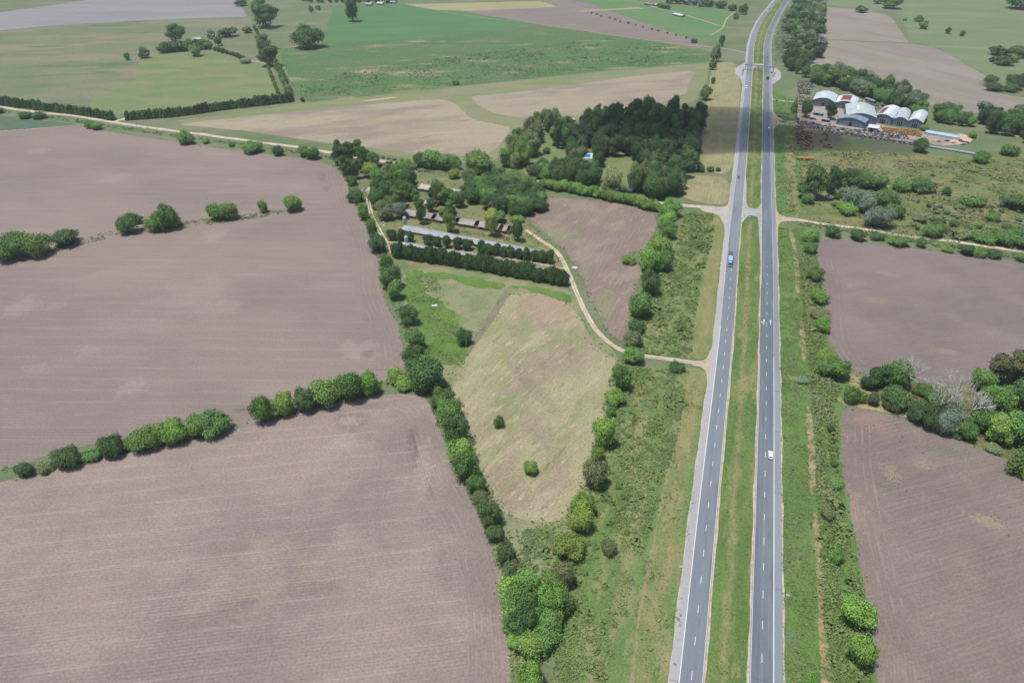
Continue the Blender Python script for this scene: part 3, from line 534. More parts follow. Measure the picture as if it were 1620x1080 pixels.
def crown_mesh(name, lobes, nleaf, leaf, core=.72, up=.3, spread=.22, vertical=False):
    """lobes: rows (x,y,z,rx,ry,rz); leaves on the outside of the lobes, an inner mass inside each"""
    L = np.array(lobes); area = (L[:, 3]*L[:, 4]*L[:, 5])**(2/3.); cnt = np.maximum(6, (nleaf*area/area.sum()).astype(int))
    P, N, T = [], [], []
    for i, (l, k) in enumerate(zip(L, cnt)):
        d = rnd_unit(k); d[:, 2] = np.where(RNG.random(k) < .6, np.abs(d[:, 2]), d[:, 2])
        r = 1.0+RNG.normal(0, spread, k)
        p = l[:3]+d*l[3:6]*r[:, None]
        ok = np.ones(k, bool)
        for j, m in enumerate(L):
            if j != i: ok &= np.linalg.norm((p-m[:3])/m[3:6], axis=1) > .74
        ok &= p[:, 2] > 0.0
        p, d = p[ok], d[ok]
        nn = d*.9+rnd_unit(len(p))*.6+np.array([0, 0, up])
        if vertical: nn[:, 2] *= .25
        P.append(p); N.append(nn/np.linalg.norm(nn, axis=1, keepdims=True)); T.append(np.full(len(p), RNG.uniform(.15, .85))+RNG.normal(0, .18, len(p)))
    P, N, T = map(np.concatenate, (P, N, T))
    V, Q = card_arrays(P, N, leaf); tint = np.repeat(T, 4); polys = [Q]; Vs = [V]; base = len(V)
    iv, fi = ICO1; tri = []
    for l in L:  # solid core added in each lobe to block light through the crown
        v = iv*l[3:6]*core*(1+RNG.normal(0, .08, (len(iv), 1)))+l[:3]; v[:, 2] = np.maximum(v[:, 2], .02)
        Vs.append(v); tri.append(fi+base); base += len(v); tint = np.concatenate([tint, np.full(len(v), .35)])
    return raw_mesh(name, np.concatenate(Vs), [Q]+tri, np.clip(tint, 0, 1))
def tube_geo(segs, sides=5):
    V, Fq = [], []
    for (a, b, ra, rb) in segs:
        a, b = Vector(a), Vector(b); d = (b-a).normalized(); t = d.orthogonal().normalized(); u = d.cross(t); k = len(V)
        for p, r in ((a, ra), (b, rb)):
            for j in range(sides):
                w = 2*math.pi*j/sides; q = p+(t*math.cos(w)+u*math.sin(w))*r; V.append(q[:])
        for j in range(sides): Fq.append((k+j, k+(j+1) % sides, k+sides+(j+1) % sides, k+sides+j))
        Fq.append(tuple(k+sides+j for j in range(sides)))
    return V, Fq
def trunk_mesh(name, h=.6, r=.05, limbs=4, lean=.05):
    segs = [((0, 0, -.02), (lean*.5, 0, h*.45), r, r*.75), ((lean*.5, 0, h*.45), (lean, lean*.5, h), r*.75, r*.4)]
    for i in range(limbs):
        w = i*2.4+1; z = h*(.35+.12*i); segs.append(((lean*.5, 0, z*.9), (math.cos(w)*.38, math.sin(w)*.38, z+.28), r*.45, r*.15))
    V, Fq = tube_geo(segs); me = bpy.data.meshes.new(name); me.from_pydata(V, [], Fq); return me
def lobes_round(n=13, flat=.36, zc=.52, rr=(.2, .47), R0=.66, hz=1.):
    out = [(0, 0, zc, .6, .6, .42)]
    for i in range(n):
        w = i*2.39996+random.uniform(-.3, .3); e = random.uniform(-.45, 1.0); q = math.sqrt(max(0., 1-e*e*.8)); k = random.uniform(*rr); q *= random.uniform(.75, 1.15)
        out.append((math.cos(w)*R0*q, math.sin(w)*R0*q, zc+e*flat, k*random.uniform(.85, 1.2), k, k*random.uniform(.5, .75)))
    return out
def lobes_bush(n=9):
    out = [(0, 0, .4, .62, .62, .46)]
    for i in range(n):
        w = i*2.39996+random.uniform(-.4, .4); k = random.uniform(.3, .46); q = random.uniform(.35, .72)
        out.append((math.cos(w)*q, math.sin(w)*q, random.uniform(.22, .62), k, k, k*.72))
    return out
def lobes_column(n=9):
    out = [(0, 0, .48, .55, .55, .42)]
    for i in range(n):
        w = i*2.39996; q = random.uniform(.2, .62); z = random.uniform(.3, .8)
        out.append((math.cos(w)*q, math.sin(w)*q, z, .3, .3, random.uniform(.18, .26)))
    out.append((0, 0, .8, .4, .4, .18)); return out
def lobes_cone(n=12):
    out = []
    for i in range(n):
        z = .1+.78*i/(n-1); q = (1-z)*.38+.14; w = i*2.39996
        out.append((math.cos(w)*q*.5, math.sin(w)*q*.5, z, q+.18, q+.18, .12))
    return out
def lobes_tall(n=13):
    out = [(0, 0, .42, .5, .5, .34)]
    for i in range(n):
        z = random.uniform(.3, .93); q = random.uniform(.2, .9)*(1.15-z*.55); w = i*2.39996+random.uniform(-.5, .5); k = random.uniform(.24, .42)
        out.append((math.cos(w)*q, math.sin(w)*q, z, k, k, k*random.uniform(.28, .42)))
    return out
PROTO = {}
PROTO['round'] = [crown_mesh('crown_round', lobes_round(random.choice((11, 14, 17))), 6500, .036) for i in range(5)]
PROTO['bush'] = [crown_mesh('crown_bush', lobes_bush(random.choice((7, 9, 12))), 4200, .046, spread=.3) for i in range(4)]
PROTO['column'] = [crown_mesh('crown_column', lobes_column(), 3600, .045, vertical=True) for i in range(3)]
PROTO['cone'] = [crown_mesh('crown_cone', lobes_cone(), 700, .10) for i in range(2)]
PROTO['tall'] = [crown_mesh('crown_tall', lobes_tall(random.choice((11, 15))), 5600, .037, core=.66) for i in range(5)]
PROTO['far'] = [crown_mesh('crown_far', lobes_round(9), 700, .10) for i in range(3)]
TRUNK = {'round': trunk_mesh('trunk_spreading', .55, .05), 'bush': trunk_mesh('stem_low', .3, .035, 3), 'column': trunk_mesh('trunk_straight', .7, .05, 2, .01),
         'cone': trunk_mesh('trunk_conifer', .7, .06, 0, 0), 'tall': trunk_mesh('trunk_tall', .8, .06, 4), 'far': trunk_mesh('trunk_small', .5, .05, 2)}
def leafmat(name, a, b_, sat=.96):
    b = NB(name, .75, .25); t = b.t
    at_ = b.n('ShaderNodeAttribute'); at_.attribute_name = 'tint'
    oi = b.n('ShaderNodeObjectInfo')
    c = b.mix(a, b_, at_.outputs['Fac'])
    hs = b.n('ShaderNodeHueSaturation'); b.l(b.mapr(oi.outputs['Random'], 0, 1, .484, .508), hs.inputs['Hue'])
    b.l(b.math('MULTIPLY_ADD', b.math('FRACT', b.math('MULTIPLY', oi.outputs['Random'], 17.3)), .36, .84), hs.inputs['Value']); hs.inputs['Saturation'].default_value = sat
    b.l(c, hs.inputs['Color']); b.l(hs.outputs[0], b.b.inputs['Base Color'])
    tr = b.n('ShaderNodeBsdfTranslucent'); b.l(hs.outputs[0], tr.inputs[0]); mx = b.n('ShaderNodeMixShader'); mx.inputs[0].default_value = .22
    b.l(b.b.outputs[0], mx.inputs[1]); b.l(tr.outputs[0], mx.inputs[2]); out = [n for n in t.nodes if n.type == 'OUTPUT_MATERIAL'][0]
    b.l(mx.outputs[0], out.inputs[0]); return b.m
LM = {'dark': leafmat('leaf_dark', (0.075, 0.152, 0.051, 1), (0.132, 0.233, 0.075, 1)),
      'mid': leafmat('leaf_mid', (0.112, 0.223, 0.055, 1), (0.203, 0.355, 0.091, 1)),
      'bright': leafmat('leaf_bright', (0.152, 0.304, 0.055, 1), (0.280, 0.470, 0.097, 1)),
      'lime': leafmat('leaf_lime', (0.174, 0.302, 0.051, 1), (0.302, 0.396, 0.083, 1)),
      'blue': leafmat('leaf_bluish', (0.152, 0.223, 0.139, 1), (0.291, 0.381, 0.267, 1)),
      'olive': leafmat('leaf_olive', (0.168, 0.229, 0.091, 1), (0.304, 0.368, 0.162, 1)),
      'yellow': leafmat('leaf_yellow', (0.406, 0.483, 0.088, 1), (0.550, 0.550, 0.178, 1)),
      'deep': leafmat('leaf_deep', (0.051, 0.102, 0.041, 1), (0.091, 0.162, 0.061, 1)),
      'rust': leafmat('leaf_rusty', (.115, .135, .055, 1), (.19, .205, .085, 1))}
ADJ = {'dark': 'dark green', 'mid': 'green', 'bright': 'bright green', 'lime': 'lime green', 'blue': 'grey-green', 'olive': 'olive green', 'yellow': 'yellow-green', 'deep': 'very dark green', 'rust': 'brownish green'}
BARK = plain('bark', (.11, .085, .06, 1), .9); DEADW = plain('dead_wood', (.42, .40, .38, 1), .9, var=.2)
for k, v in PROTO.items():
    for m in v: m.materials.append(None)
for m in TRUNK.values(): m.materials.append(BARK)
NAMES = {'round': ('broadleaf_tree', 'tree'), 'bush': ('shrub', 'shrub'), 'column': ('row_tree', 'tree'), 'cone': ('conifer', 'conifer'), 'tall': ('eucalyptus_tree', 'eucalyptus'), 'far': ('broadleaf_tree', 'tree')}
def plant(x, y, r, h, kind, col, label, group=None, cat=None, name=None):
    nm, ct = NAMES[kind]
    if group and nm == 'broadleaf_tree': nm = 'hedge_tree' if 'hedge' in group or 'belt' in group else 'park_tree' if 'park' in group else 'woodland_tree' if 'wood' in group else 'grove_tree'
    t = empty(name or nm, (x, y, 0), random.uniform(0, 6.28), (r, r*random.uniform(.9, 1.1), h)); tag(t, label, cat or ct, group)
    c = bpy.data.objects.new('crown', random.choice(PROTO[kind])); COL.objects.link(c); c.parent = t
    c.material_slots[0].link = 'OBJECT'; c.material_slots[0].material = LM[col]
    c.rotation_euler = (random.gauss(0, .05), random.gauss(0, .05), 0); c.scale = (random.uniform(.9, 1.1), random.uniform(.9, 1.1), random.uniform(.9, 1.08))
    if h > 1.5:
        s = bpy.data.objects.new('trunk' if kind != 'bush' else 'stem', TRUNK[kind]); COL.objects.link(s); s.parent = t
    return t
def box_dims(x0, y0, x1, y1):
    """size and ground position of a rounded crown that fills this box of the photograph"""
    cx, cy = (x0+x1)/2, (y0+y1)/2; s = pxm(cy); ph = PITCH-math.atan((540-cy)/F)
    r = (x1-x0)/2/s; hv = (y1-y0)/2/s
    hh = math.sqrt(max(hv*hv-(r*math.sin(ph))**2, (.5*r*math.cos(ph))**2))/math.cos(ph)
    hh = min(hh, 2.4*r+2); p = G(cx, cy, hh); return p.x, p.y, r, 2*hh
def T(b, kind, col, label, group=None, **k):
    x, y, r, h = box_dims(*b); return plant(x, y, r*.97, h*.88, kind, col, label, group, **k)
ORD = ['first', 'second', 'third', 'fourth', 'fifth', 'sixth', 'seventh', 'eighth', 'ninth', 'tenth', 'eleventh', 'twelfth', 'thirteenth', 'fourteenth', 'fifteenth', 'sixteenth', 'seventeenth', 'eighteenth', 'nineteenth', 'twentieth']
ORDT = {20: 'twent', 30: 'thirt', 40: 'fort', 50: 'fift', 60: 'sixt'}
def ordn(k):
    if k <= 20: return ORD[k-1]
    t, u = k//10*10, k % 10; return ORDT[t]+('ieth' if u == 0 else 'y-'+ORD[u-1])
def trow(boxes, what, group, end):
    """a line of plants that can be counted: the label gives colour and place in the line"""
    for i, B in enumerate(boxes):
        T(B[:4], B[4], B[5], '%s %s, %s from the %s %s' % (ADJ[B[5]], 'tree' if B[4] != 'bush' else 'bush', ORD[i], end, what), group)
def line_row(px, n, wm, hm, kind, cols, label, group, jit=.3, skip=()):
    L = PL(px, 2); S = arclen(L)
    for i in range(n):
        if i in skip: continue
        lab = label + ', ' + ordn(i+1) + ' from its left end' if n > 1 else label
        p, d = at(L, S, S[-1]*(i+.5)/n); q = p+Vector((random.gauss(0, jit), random.gauss(0, jit), 0))
        plant(q.x, q.y, wm/2*random.uniform(.88, 1.14), hm*random.uniform(.85, 1.12), kind, random.choice(cols), lab, group)
def inside(x, y, P):
    c = False; n = len(P)
    for i in range(n):
        a, b = P[i], P[(i+1) % n]
        if (a.y > y) != (b.y > y) and x < (b.x-a.x)*(y-a.y)/(b.y-a.y)+a.x: c = not c
    return c
def grove(px, n, rr, hh, kinds, cols, label, group, mind=None, holes=()):
    P = [G(*p) for p in px]; Hs = [[G(*p) for p in h] for h in holes]
    x0, x1 = min(p.x for p in P), max(p.x for p in P); y0, y1 = min(p.y for p in P), max(p.y for p in P)
    pts = []; tries = 0; md = mind or (rr[0]+rr[1])*.55
    while len(pts) < n and tries < n*400:
        tries += 1; x, y = random.uniform(x0, x1), random.uniform(y0, y1)
        if not inside(x, y, P) or any(inside(x, y, h) for h in Hs): continue
        if any((x-a)**2+(y-b)**2 < md*md for a, b in pts): 
            if tries % 60 == 0: md *= .97
            continue
        pts.append((x, y))
    nr = max(1, round(math.sqrt(len(pts)*.6))); pts.sort(key=lambda p: p[1]); per = math.ceil(len(pts)/nr)
    for r_ in range(0, len(pts), per):
        row = sorted(pts[r_:r_+per], key=lambda p: (p[0])/max(1, p[1]+130))
        for i, (x, y) in enumerate(row):
            c_ = random.choice(cols)
            plant(x, y, random.uniform(*rr), random.uniform(*hh), random.choice(kinds), c_, '%s tree, %s from left, %s row from front, %s' % (ADJ[c_], ordn(i+1), ordn(r_//per+1), label), group)

# ------------------------------------------------------------------ trees and bushes of the left fields
trow([(-12, 368, 38, 409, 'round', 'mid'), (32, 367, 75, 405, 'round', 'mid'), (80, 360, 124, 389, 'round', 'dark'), (184, 335, 217, 368, 'round', 'dark'), (206, 340, 226, 354, 'bush', 'dark'), (229, 335, 258, 364, 'bush', 'mid'), (243, 324, 278, 362, 'round', 'mid'), (264, 341, 287, 358, 'bush', 'bright'), (327, 321, 354, 348, 'bush', 'mid'), (344, 319, 376, 347, 'round', 'mid'), (407, 316, 423, 336, 'bush', 'mid'), (443, 306, 478, 334, 'round', 'mid')],
     'of the row across the upper field', 'bushes in a line across the upper ploughed field', 'left end')
trow([(26, 728, 51, 753, 'bush', 'dark'), (57, 730, 86, 747, 'bush', 'olive'), (82, 703, 126, 742, 'round', 'dark'), (131, 711, 160, 726, 'bush', 'mid'), (156, 686, 193, 723, 'round', 'dark'), (191, 692, 214, 713, 'bush', 'mid'), (204, 672, 249, 713, 'round', 'mid'), (249, 657, 292, 701, 'round', 'bright'), (292, 655, 327, 691, 'round', 'mid'), (308, 645, 361, 690, 'round', 'mid')],
     'of the hedge between the ploughed fields', 'hedge trees between the two big ploughed fields', 'left end')
trow([(397, 625, 432, 668, 'round', 'mid'), (428, 617, 466, 657, 'round', 'bright'), (464, 610, 500, 650, 'round', 'dark'), (486, 597, 534, 642, 'round', 'mid'), (530, 583, 574, 635, 'round', 'mid'), (565, 585, 604, 625, 'round', 'bright')],
     'of the clump right of the gap', 'clump of trees right of the hedge gap', 'left end')
trow([(610, 580, 643, 609, 'round', 'bright'), (626, 594, 654, 618, 'bush', 'bright'), (646, 566, 704, 618, 'round', 'dark'), (690, 598, 706, 611, 'bush', 'blue')],
     'of the corner thicket', 'thicket at the corner of the fields', 'left side')
trow([(682, 613, 717, 648, 'round', 'mid'), (690, 630, 732, 668, 'round', 'mid'), (697, 655, 738, 703, 'round', 'dark'), (708, 690, 752, 736, 'round', 'bright'), (716, 713, 757, 760, 'round', 'mid'), (737, 748, 771, 782, 'round', 'mid'), (748, 772, 771, 796, 'bush', 'olive'), (753, 793, 790, 832, 'round', 'dark'), (768, 828, 799, 857, 'round', 'dark'), (780, 855, 818, 894, 'round', 'dark'), (795, 884, 828, 922, 'round', 'olive')],
     'of the hedge down the lower field edge', 'hedge trees along the right edge of the lower ploughed field', 'top')
for i, B in enumerate([(800, 915, 852, 968, 'mid'), (848, 918, 900, 972, 'bright'), (802, 950, 848, 1005, 'dark'), (838, 958, 886, 1006, 'mid'), (812, 995, 862, 1042, 'bright')]):
    T(B[:4], 'round', B[4], '%s crown of the big thicket at the bottom, %s' % (ADJ[B[4]], ['top left', 'top right', 'middle left', 'middle right', 'lowest'][i]), 'big thicket at the foot of the pale field')
grove([(810, 935), (892, 932), (894, 962), (866, 1000), (850, 1035), (822, 1035), (810, 985)], 20, (3.4, 5.4), (5, 7.5), ['round', 'bush'], ['bright', 'mid', 'bright'], 'thicket below the pale field', 'smaller crowns of the big thicket')
T((815, 1040, 862, 1092), 'round', 'bright', 'bright green tree cut by the bottom edge of the picture')
T((879, 912, 900, 935), 'bush', 'lime', 'small lime green bush on the right shoulder of the big thicket')
trow([(871, 886, 912, 930, 'round', 'olive'), (876, 838, 928, 886, 'round', 'lime'), (899, 796, 940, 840, 'round', 'lime'), (905, 775, 941, 815, 'round', 'bright'), (923, 728, 960, 772, 'round', 'olive'), (936, 700, 958, 728, 'bush', 'bright'), (938, 656, 978, 706, 'round', 'bright'), (959, 640, 976, 659, 'bush', 'mid'), (957, 613, 991, 642, 'round', 'bright'), (967, 573, 999, 617, 'round', 'mid')],
     'of the hedge right of the pale stubble', 'hedge trees along the right side of the pale stubble field', 'bottom end')
trow([(985, 547, 1017, 575, 'round', 'mid'), (988, 522, 1016, 550, 'round', 'olive'), (994, 500, 1019, 526, 'bush', 'dark'), (996, 463, 1034, 502, 'round', 'mid'), (1013, 425, 1044, 466, 'round', 'dark'), (1008, 388, 1046, 430, 'round', 'bright'), (1032, 396, 1063, 428, 'round', 'mid'), (1024, 370, 1068, 408, 'round', 'bright'), (1040, 348, 1070, 376, 'round', 'mid'), (1043, 334, 1073, 360, 'round', 'bright'), (1042, 316, 1078, 344, 'round', 'bright')],
     'of the hedge right of the brown stubble', 'hedge trees between the brown stubble and the verge', 'bottom end')
T((982, 402, 1008, 418), 'bush', 'mid', 'low green bush jutting into the notch of the brown stubble field')
T((781, 657, 797, 676), 'round', 'mid', 'smaller lone tree in the pale stubble field')
T((829, 726, 851, 750), 'round', 'bright', 'larger lone bright tree in the pale stubble field')
T((1056, 571, 1084, 588), 'bush', 'dark', 'dark bush beside the lower farm track near the highway')
T((950, 850, 978, 878), 'bush', 'olive', 'olive bush standing alone in the lower verge grass')
T((720, 515, 744, 545), 'bush', 'dark', 'dark bush at the right edge of the lush grass')
trow([(629, 482, 660, 514, 'round', 'dark'), (641, 518, 673, 552, 'round', 'mid'), (640, 545, 674, 578, 'round', 'dark'), (660, 560, 690, 590, 'bush', 'mid')],
     "of the upper field's lower hedge", 'trees at the lower right of the upper ploughed field', 'top')
trow([(547, 276, 565, 293, 'bush', 'dark'), (549, 297, 575, 319, 'bush', 'dark'), (565, 322, 583, 347, 'round', 'mid'), (579, 348, 598, 374, 'round', 'mid'), (582, 370, 611, 398, 'round', 'dark'), (600, 403, 622, 437, 'round', 'mid'), (602, 420, 636, 456, 'round', 'dark'), (612, 443, 640, 473, 'round', 'mid')],
     'of the hedge left of the farm', 'hedge between the upper ploughed field and the farm', 'top')
trow([(523, 222, 545, 260, 'tall', 'dark'), (538, 226, 562, 262, 'tall', 'dark'), (565, 231, 582, 264, 'tall', 'dark'), (578, 239, 602, 264, 'round', 'mid'), (537, 248, 556, 284, 'tall', 'dark'), (553, 250, 572, 282, 'tall', 'mid'), (570, 258, 597, 280, 'round', 'lime')],
     'of the tall corner clump', 'tall clump at the field corner by the dirt road', 'left')
grove([(598, 285), (632, 280), (652, 292), (650, 325), (620, 345), (592, 335), (594, 305)], 26, (4.5, 6.5), (10, 15), ['round', 'round', 'tall'], ['dark', 'dark', 'mid'], 'cluster left of the barns', 'trees clustered left of the old barns')
T((592, 318, 622, 347), 'round', 'olive', 'olive tree with a spreading crown near the farm track bend'); T((618, 318, 645, 346), 'round', 'blue', 'greyish thin tree at the left end of the old barn')
grove([(655, 308), (728, 320), (730, 342), (700, 350), (658, 330)], 12, (3.4, 5.), (8, 12), ['round', 'tall'], ['mid', 'dark'], 'patch between the ruined barns', 'trees between the ruined barns')
T((680, 283, 702, 312), 'round', 'mid', 'tree growing through the gap in the far ruined barn roof'); T((655, 310, 674, 353), 'tall', 'dark', 'tall dark tree in front of the long old barn roof, left')
T((700, 330, 724, 367), 'tall', 'mid', 'green tree in front of the long old barn roof, middle'); T((765, 328, 790, 372), 'tall', 'yellow', 'yellow-green tree in front of the right end of the barn')
T((778, 333, 804, 352), 'round', 'mid', 'green tree just behind the yellow-green one'); T((806, 344, 829, 381), 'column', 'dark', 'dark oval tree standing at the right end of the barn')
T((808, 338, 828, 352), 'bush', 'bright', 'bright bush behind the dark oval tree')
grove([(745, 305), (780, 288), (820, 290), (850, 305), (857, 325), (845, 345), (815, 345), (790, 335), (770, 330), (742, 320)], 40, (5.5, 7.5), (9, 12), ['round'], ['dark', 'dark', 'mid'], 'domed copse above the farm', 'trees of the domed copse above the farm')
trow([(652, 240, 678, 263, 'round', 'dark'), (664, 234, 700, 265, 'round', 'mid'), (688, 240, 718, 267, 'round', 'mid'), (706, 246, 731, 268, 'round', 'mid'), (733, 239, 783, 273, 'round', 'mid')],
     'beyond the dirt road above the farm', 'trees on the far side of the dirt road above the farm', 'left')
trow([(632, 252, 652, 268, 'bush', 'mid'), (643, 256, 660, 268, 'bush', 'lime'), (708, 264, 727, 282, 'bush', 'lime'), (728, 266, 758, 290, 'round', 'dark')],
     'on the near side of the dirt road', 'bushes on the near side of the dirt road', 'left')
hedge = PL([(856, 294), (900, 302), (950, 312), (1000, 322), (1040, 334)], 2)
line_row([(858, 296), (900, 304), (950, 314), (1000, 324), (1040, 336)], 26, 8.5, 7.5, 'round', ['bright', 'bright', 'mid', 'lime'], 'bright bush of the hedge below the dirt road', 'bushes of the bright hedge below the dirt road', .8)
line_row([(614, 378), (660, 385), (725, 394), (745, 397)], 9, 8.6, 7.6, 'column', ['dark'], 'dark feathery tree of the upper farm windbreak\'s left part', 'trees of the upper farm windbreak, left part', .3, (3,))
line_row([(755, 399), (812, 407), (845, 412), (876, 417)], 10, 8.4, 7.4, 'column', ['dark'], 'dark feathery tree of the upper farm windbreak\'s right part', 'trees of the upper farm windbreak, right part', .3)
line_row([(622, 406), (700, 418), (800, 435), (896, 452)], 32, 8.2, 9.6, 'column', ['dark'], 'dark feathery tree of the long lower farm windbreak', 'trees of the long lower farm windbreak', .3)
line_row([(640, 255), (600, 250)], 4, 4, 2.5, 'bush', ['olive'], 'low olive bush on the dirt road bank', 'low bushes on the dirt road bank', .5)
line_row([(610, 258), (645, 262)], 5, 3.4, 2.2, 'bush', ['dark'], 'low dark bush beyond the dirt road', 'low dark bushes beside the dirt road', .5)
# roadside bushes in the far left
trow([(-14, 168, 5, 179, 'bush', 'dark'), (29, 175, 49, 187, 'bush', 'dark'), (50, 175, 70, 188, 'bush', 'dark'), (132, 190, 148, 203, 'round', 'mid'), (144, 193, 160, 205, 'bush', 'mid'), (278, 208, 304, 227, 'round', 'mid'), (321, 219, 331, 227, 'bush', 'mid'), (361, 224, 371, 232, 'bush', 'mid'), (380, 222, 415, 242, 'round', 'mid'), (431, 229, 448, 246, 'bush', 'dark'), (470, 230, 490, 247, 'bush', 'mid'), (482, 234, 506, 252, 'round', 'mid')],
     'of the long dirt road', 'bushes along the long dirt road', 'left')
# far windbreaks of dark conifers
CW = 'conifer of the windbreak left of the paddock gate'; CW2 = 'conifer of the windbreak right of the paddock gate'
line_row([(0, 166), (60, 173), (120, 181), (181, 190)], 34, 7.6, 9, 'cone', ['deep', 'dark'], CW, 'conifers of the windbreak left of the paddock gate', .3)
line_row([(200, 190), (280, 184), (360, 173), (463, 161)], 46, 7.8, 9.5, 'cone', ['deep', 'dark'], CW2, 'conifers of the windbreak right of the paddock gate', .3)
line_row([(462, 158), (452, 138), (440, 110), (436, 104)], 16, 8, 8, 'far', ['mid', 'dark'], 'green tree of the double row above the windbreak', 'trees of the double row beside the green crop', .6)
line_row([(441, 151), (432, 128), (424, 107)], 12, 4, 5, 'bush', ['mid'], 'clipped bush of the thin paddock row', 'clipped bushes of the thin inner paddock row', .3)
line_row([(338, 80), (360, 86), (388, 96)], 9, 6.5, 6, 'bush', ['dark'], 'dark bush in the hedge beside the far lane', 'hedge bushes beside the far farmhouse lane', .4)
line_row([(255, 84), (280, 82), (330, 77)], 20, 15, 12, 'far', ['dark', 'mid'], 'dark tree in the belt sheltering the far farmhouse', 'trees sheltering the far farmhouse', 1.5)
line_row([(413, 68), (408, 55), (402, 44)], 9, 5, 6, 'far', ['dark'], 'dark tree in the narrow line between the far paddocks', 'trees in the narrow line between far paddocks', .4)
for B, k, c, l in [((219, 75, 236, 91), 'far', 'dark', 'dark round tree at the left end of the far farmhouse belt'), ((195, 84, 205, 95), 'far', 'mid', 'lone small tree in the dry pasture left of the farmhouse'),
                   ((260, 38, 290, 65), 'tall', 'dark', 'tall dark tree in the far pasture behind the farmhouse'), ((397, 0, 437, 39), 'tall', 'dark', 'big dark tree at the top of the narrow tree line'),
                   ((461, 40, 508, 73), 'round', 'dark', 'wide domed tree beside the green crop'), ((543, -1, 570, 31), 'tall', 'dark', 'tall dark tree in the far green crop'),
                   ((404, 56, 428, 85), 'tall', 'olive', 'olive eucalyptus at the bend of the far lane'), ((406, 68, 442, 102), 'tall', 'dark', 'dark eucalyptus below the olive one at the far lane'),
                   ((300, 71, 318, 88), 'far', 'mid', 'round tree in front of the far farmhouse belt'), ((327, 48, 340, 61), 'far', 'blue', 'grey-green tree behind the far farmhouse'), ((346, 43, 374, 57), 'far', 'dark', 'dark clump right behind the far farmhouse'),
                   ((382, 43, 400, 52), 'far', 'dark', 'small dark clump at the right of the far pasture'), ((338, 57, 351, 72), 'far', 'mid', 'upright tree beside the far farmhouse'), ((380, 91, 396, 100), 'bush', 'blue', 'greyish bush beside the lane corner'),
                   ((370, 0, 390, 8), 'far', 'dark', 'dark tree at the corner of the pale far field'), ((488, 9, 496, 19), 'far', 'mid', 'left of two small trees in the far top pasture'), ((499, 8, 507, 16), 'far', 'mid', 'right of two small trees in the far top pasture'),
                   ((715, 125, 727, 134), 'bush', 'mid', 'small bush at the near edge of the weedy crop'), ((475, 153, 482, 161), 'bush', 'dark', 'tiny dark bush at the windbreak corner')]: T(B, k, c, l)
line_row([(478, 2), (520, 5), (580, 2), (640, 0)], 18, 10, 9, 'far', ['dark', 'mid'], 'far tree of the belt at the top edge', 'trees of the far belt at the top edge', 3)
line_row([(560, 5), (615, 6), (632, 4)], 5, 9, 9, 'far', ['dark'], 'dark tree among the far white houses at the top edge', 'trees among the far white houses', 2)
# park around the pool
grove([(800, 266), (812, 240), (840, 212), (862, 195), (880, 200), (858, 232), (832, 262), (806, 276)], 24, (5, 7.5), (12, 19), ['round', 'tall'], ['olive', 'mid', 'olive'], 'slanting belt left of park', 'trees in the slanting belt left of the park')
grove([(872, 222), (885, 212), (905, 210), (910, 222), (892, 232), (878, 236)], 7, (4.5, 6), (12, 19), ['round', 'tall'], ['dark', 'mid'], 'clump inside the park', 'trees of the small clump inside the park')
T((858, 232, 871, 243), 'bush', 'dark', 'round dark bush alone on the park lawn'); T((875, 180, 892, 240), 'tall', 'dark', 'slender tall tree at the left of the park clump')
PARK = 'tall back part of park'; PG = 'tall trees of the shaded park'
grove([(915, 218), (940, 200), (965, 196), (1000, 195), (1040, 196), (1080, 200), (1106, 210), (1104, 232), (1060, 222), (1000, 218), (950, 222)], 34, (6, 9), (17, 30), ['tall', 'round', 'tall'], ['deep', 'dark', 'dark'], PARK, PG)
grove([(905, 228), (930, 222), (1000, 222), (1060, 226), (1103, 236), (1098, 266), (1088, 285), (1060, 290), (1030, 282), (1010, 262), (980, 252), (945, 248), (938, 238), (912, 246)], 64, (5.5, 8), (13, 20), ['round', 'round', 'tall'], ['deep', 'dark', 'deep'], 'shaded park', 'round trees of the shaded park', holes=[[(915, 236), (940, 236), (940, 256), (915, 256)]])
grove([(900, 238), (922, 235), (918, 262), (902, 262)], 6, (4, 6), (11, 15), ['round'], ['dark', 'olive'], 'pool\'s left side', 'trees left of the swimming pool')
grove([(942, 252), (955, 246), (956, 262), (944, 268)], 4, (4, 6), (12, 16), ['round'], ['deep'], 'pool\'s right side', 'trees right of the swimming pool')
grove([(872, 278), (900, 272), (946, 282), (944, 296), (905, 294), (874, 290)], 13, (5, 7), (11, 15), ['round'], ['dark'], 'belt below the pool', 'trees below the swimming pool')
grove([(840, 268), (872, 270), (870, 286), (838, 280)], 6, (4, 6), (7, 10), ['round'], ['mid', 'dark'], 'patch left of the pool belt', 'trees at the lower left of the park')
T((950, 264, 985, 299), 'round', 'olive', 'single rounded tree between lawn and dirt road in the park')
grove([(1000, 292), (1030, 285), (1082, 296), (1080, 314), (1040, 318), (1003, 306)], 15, (5.5, 7.5), (13, 18), ['round'], ['dark', 'olive', 'dark'], 'lower right park belt', 'trees of the lower right park belt')
T((1038, 264, 1058, 300), 'round', 'rust', 'yellowish brown tree in the lower right belt of the park')
line_row([(950, 300), (1000, 306)], 5, 6, 5, 'bush', ['blue', 'olive'], 'greyish bush at the foot of the park', 'greyish bushes at the foot of the park', 1)
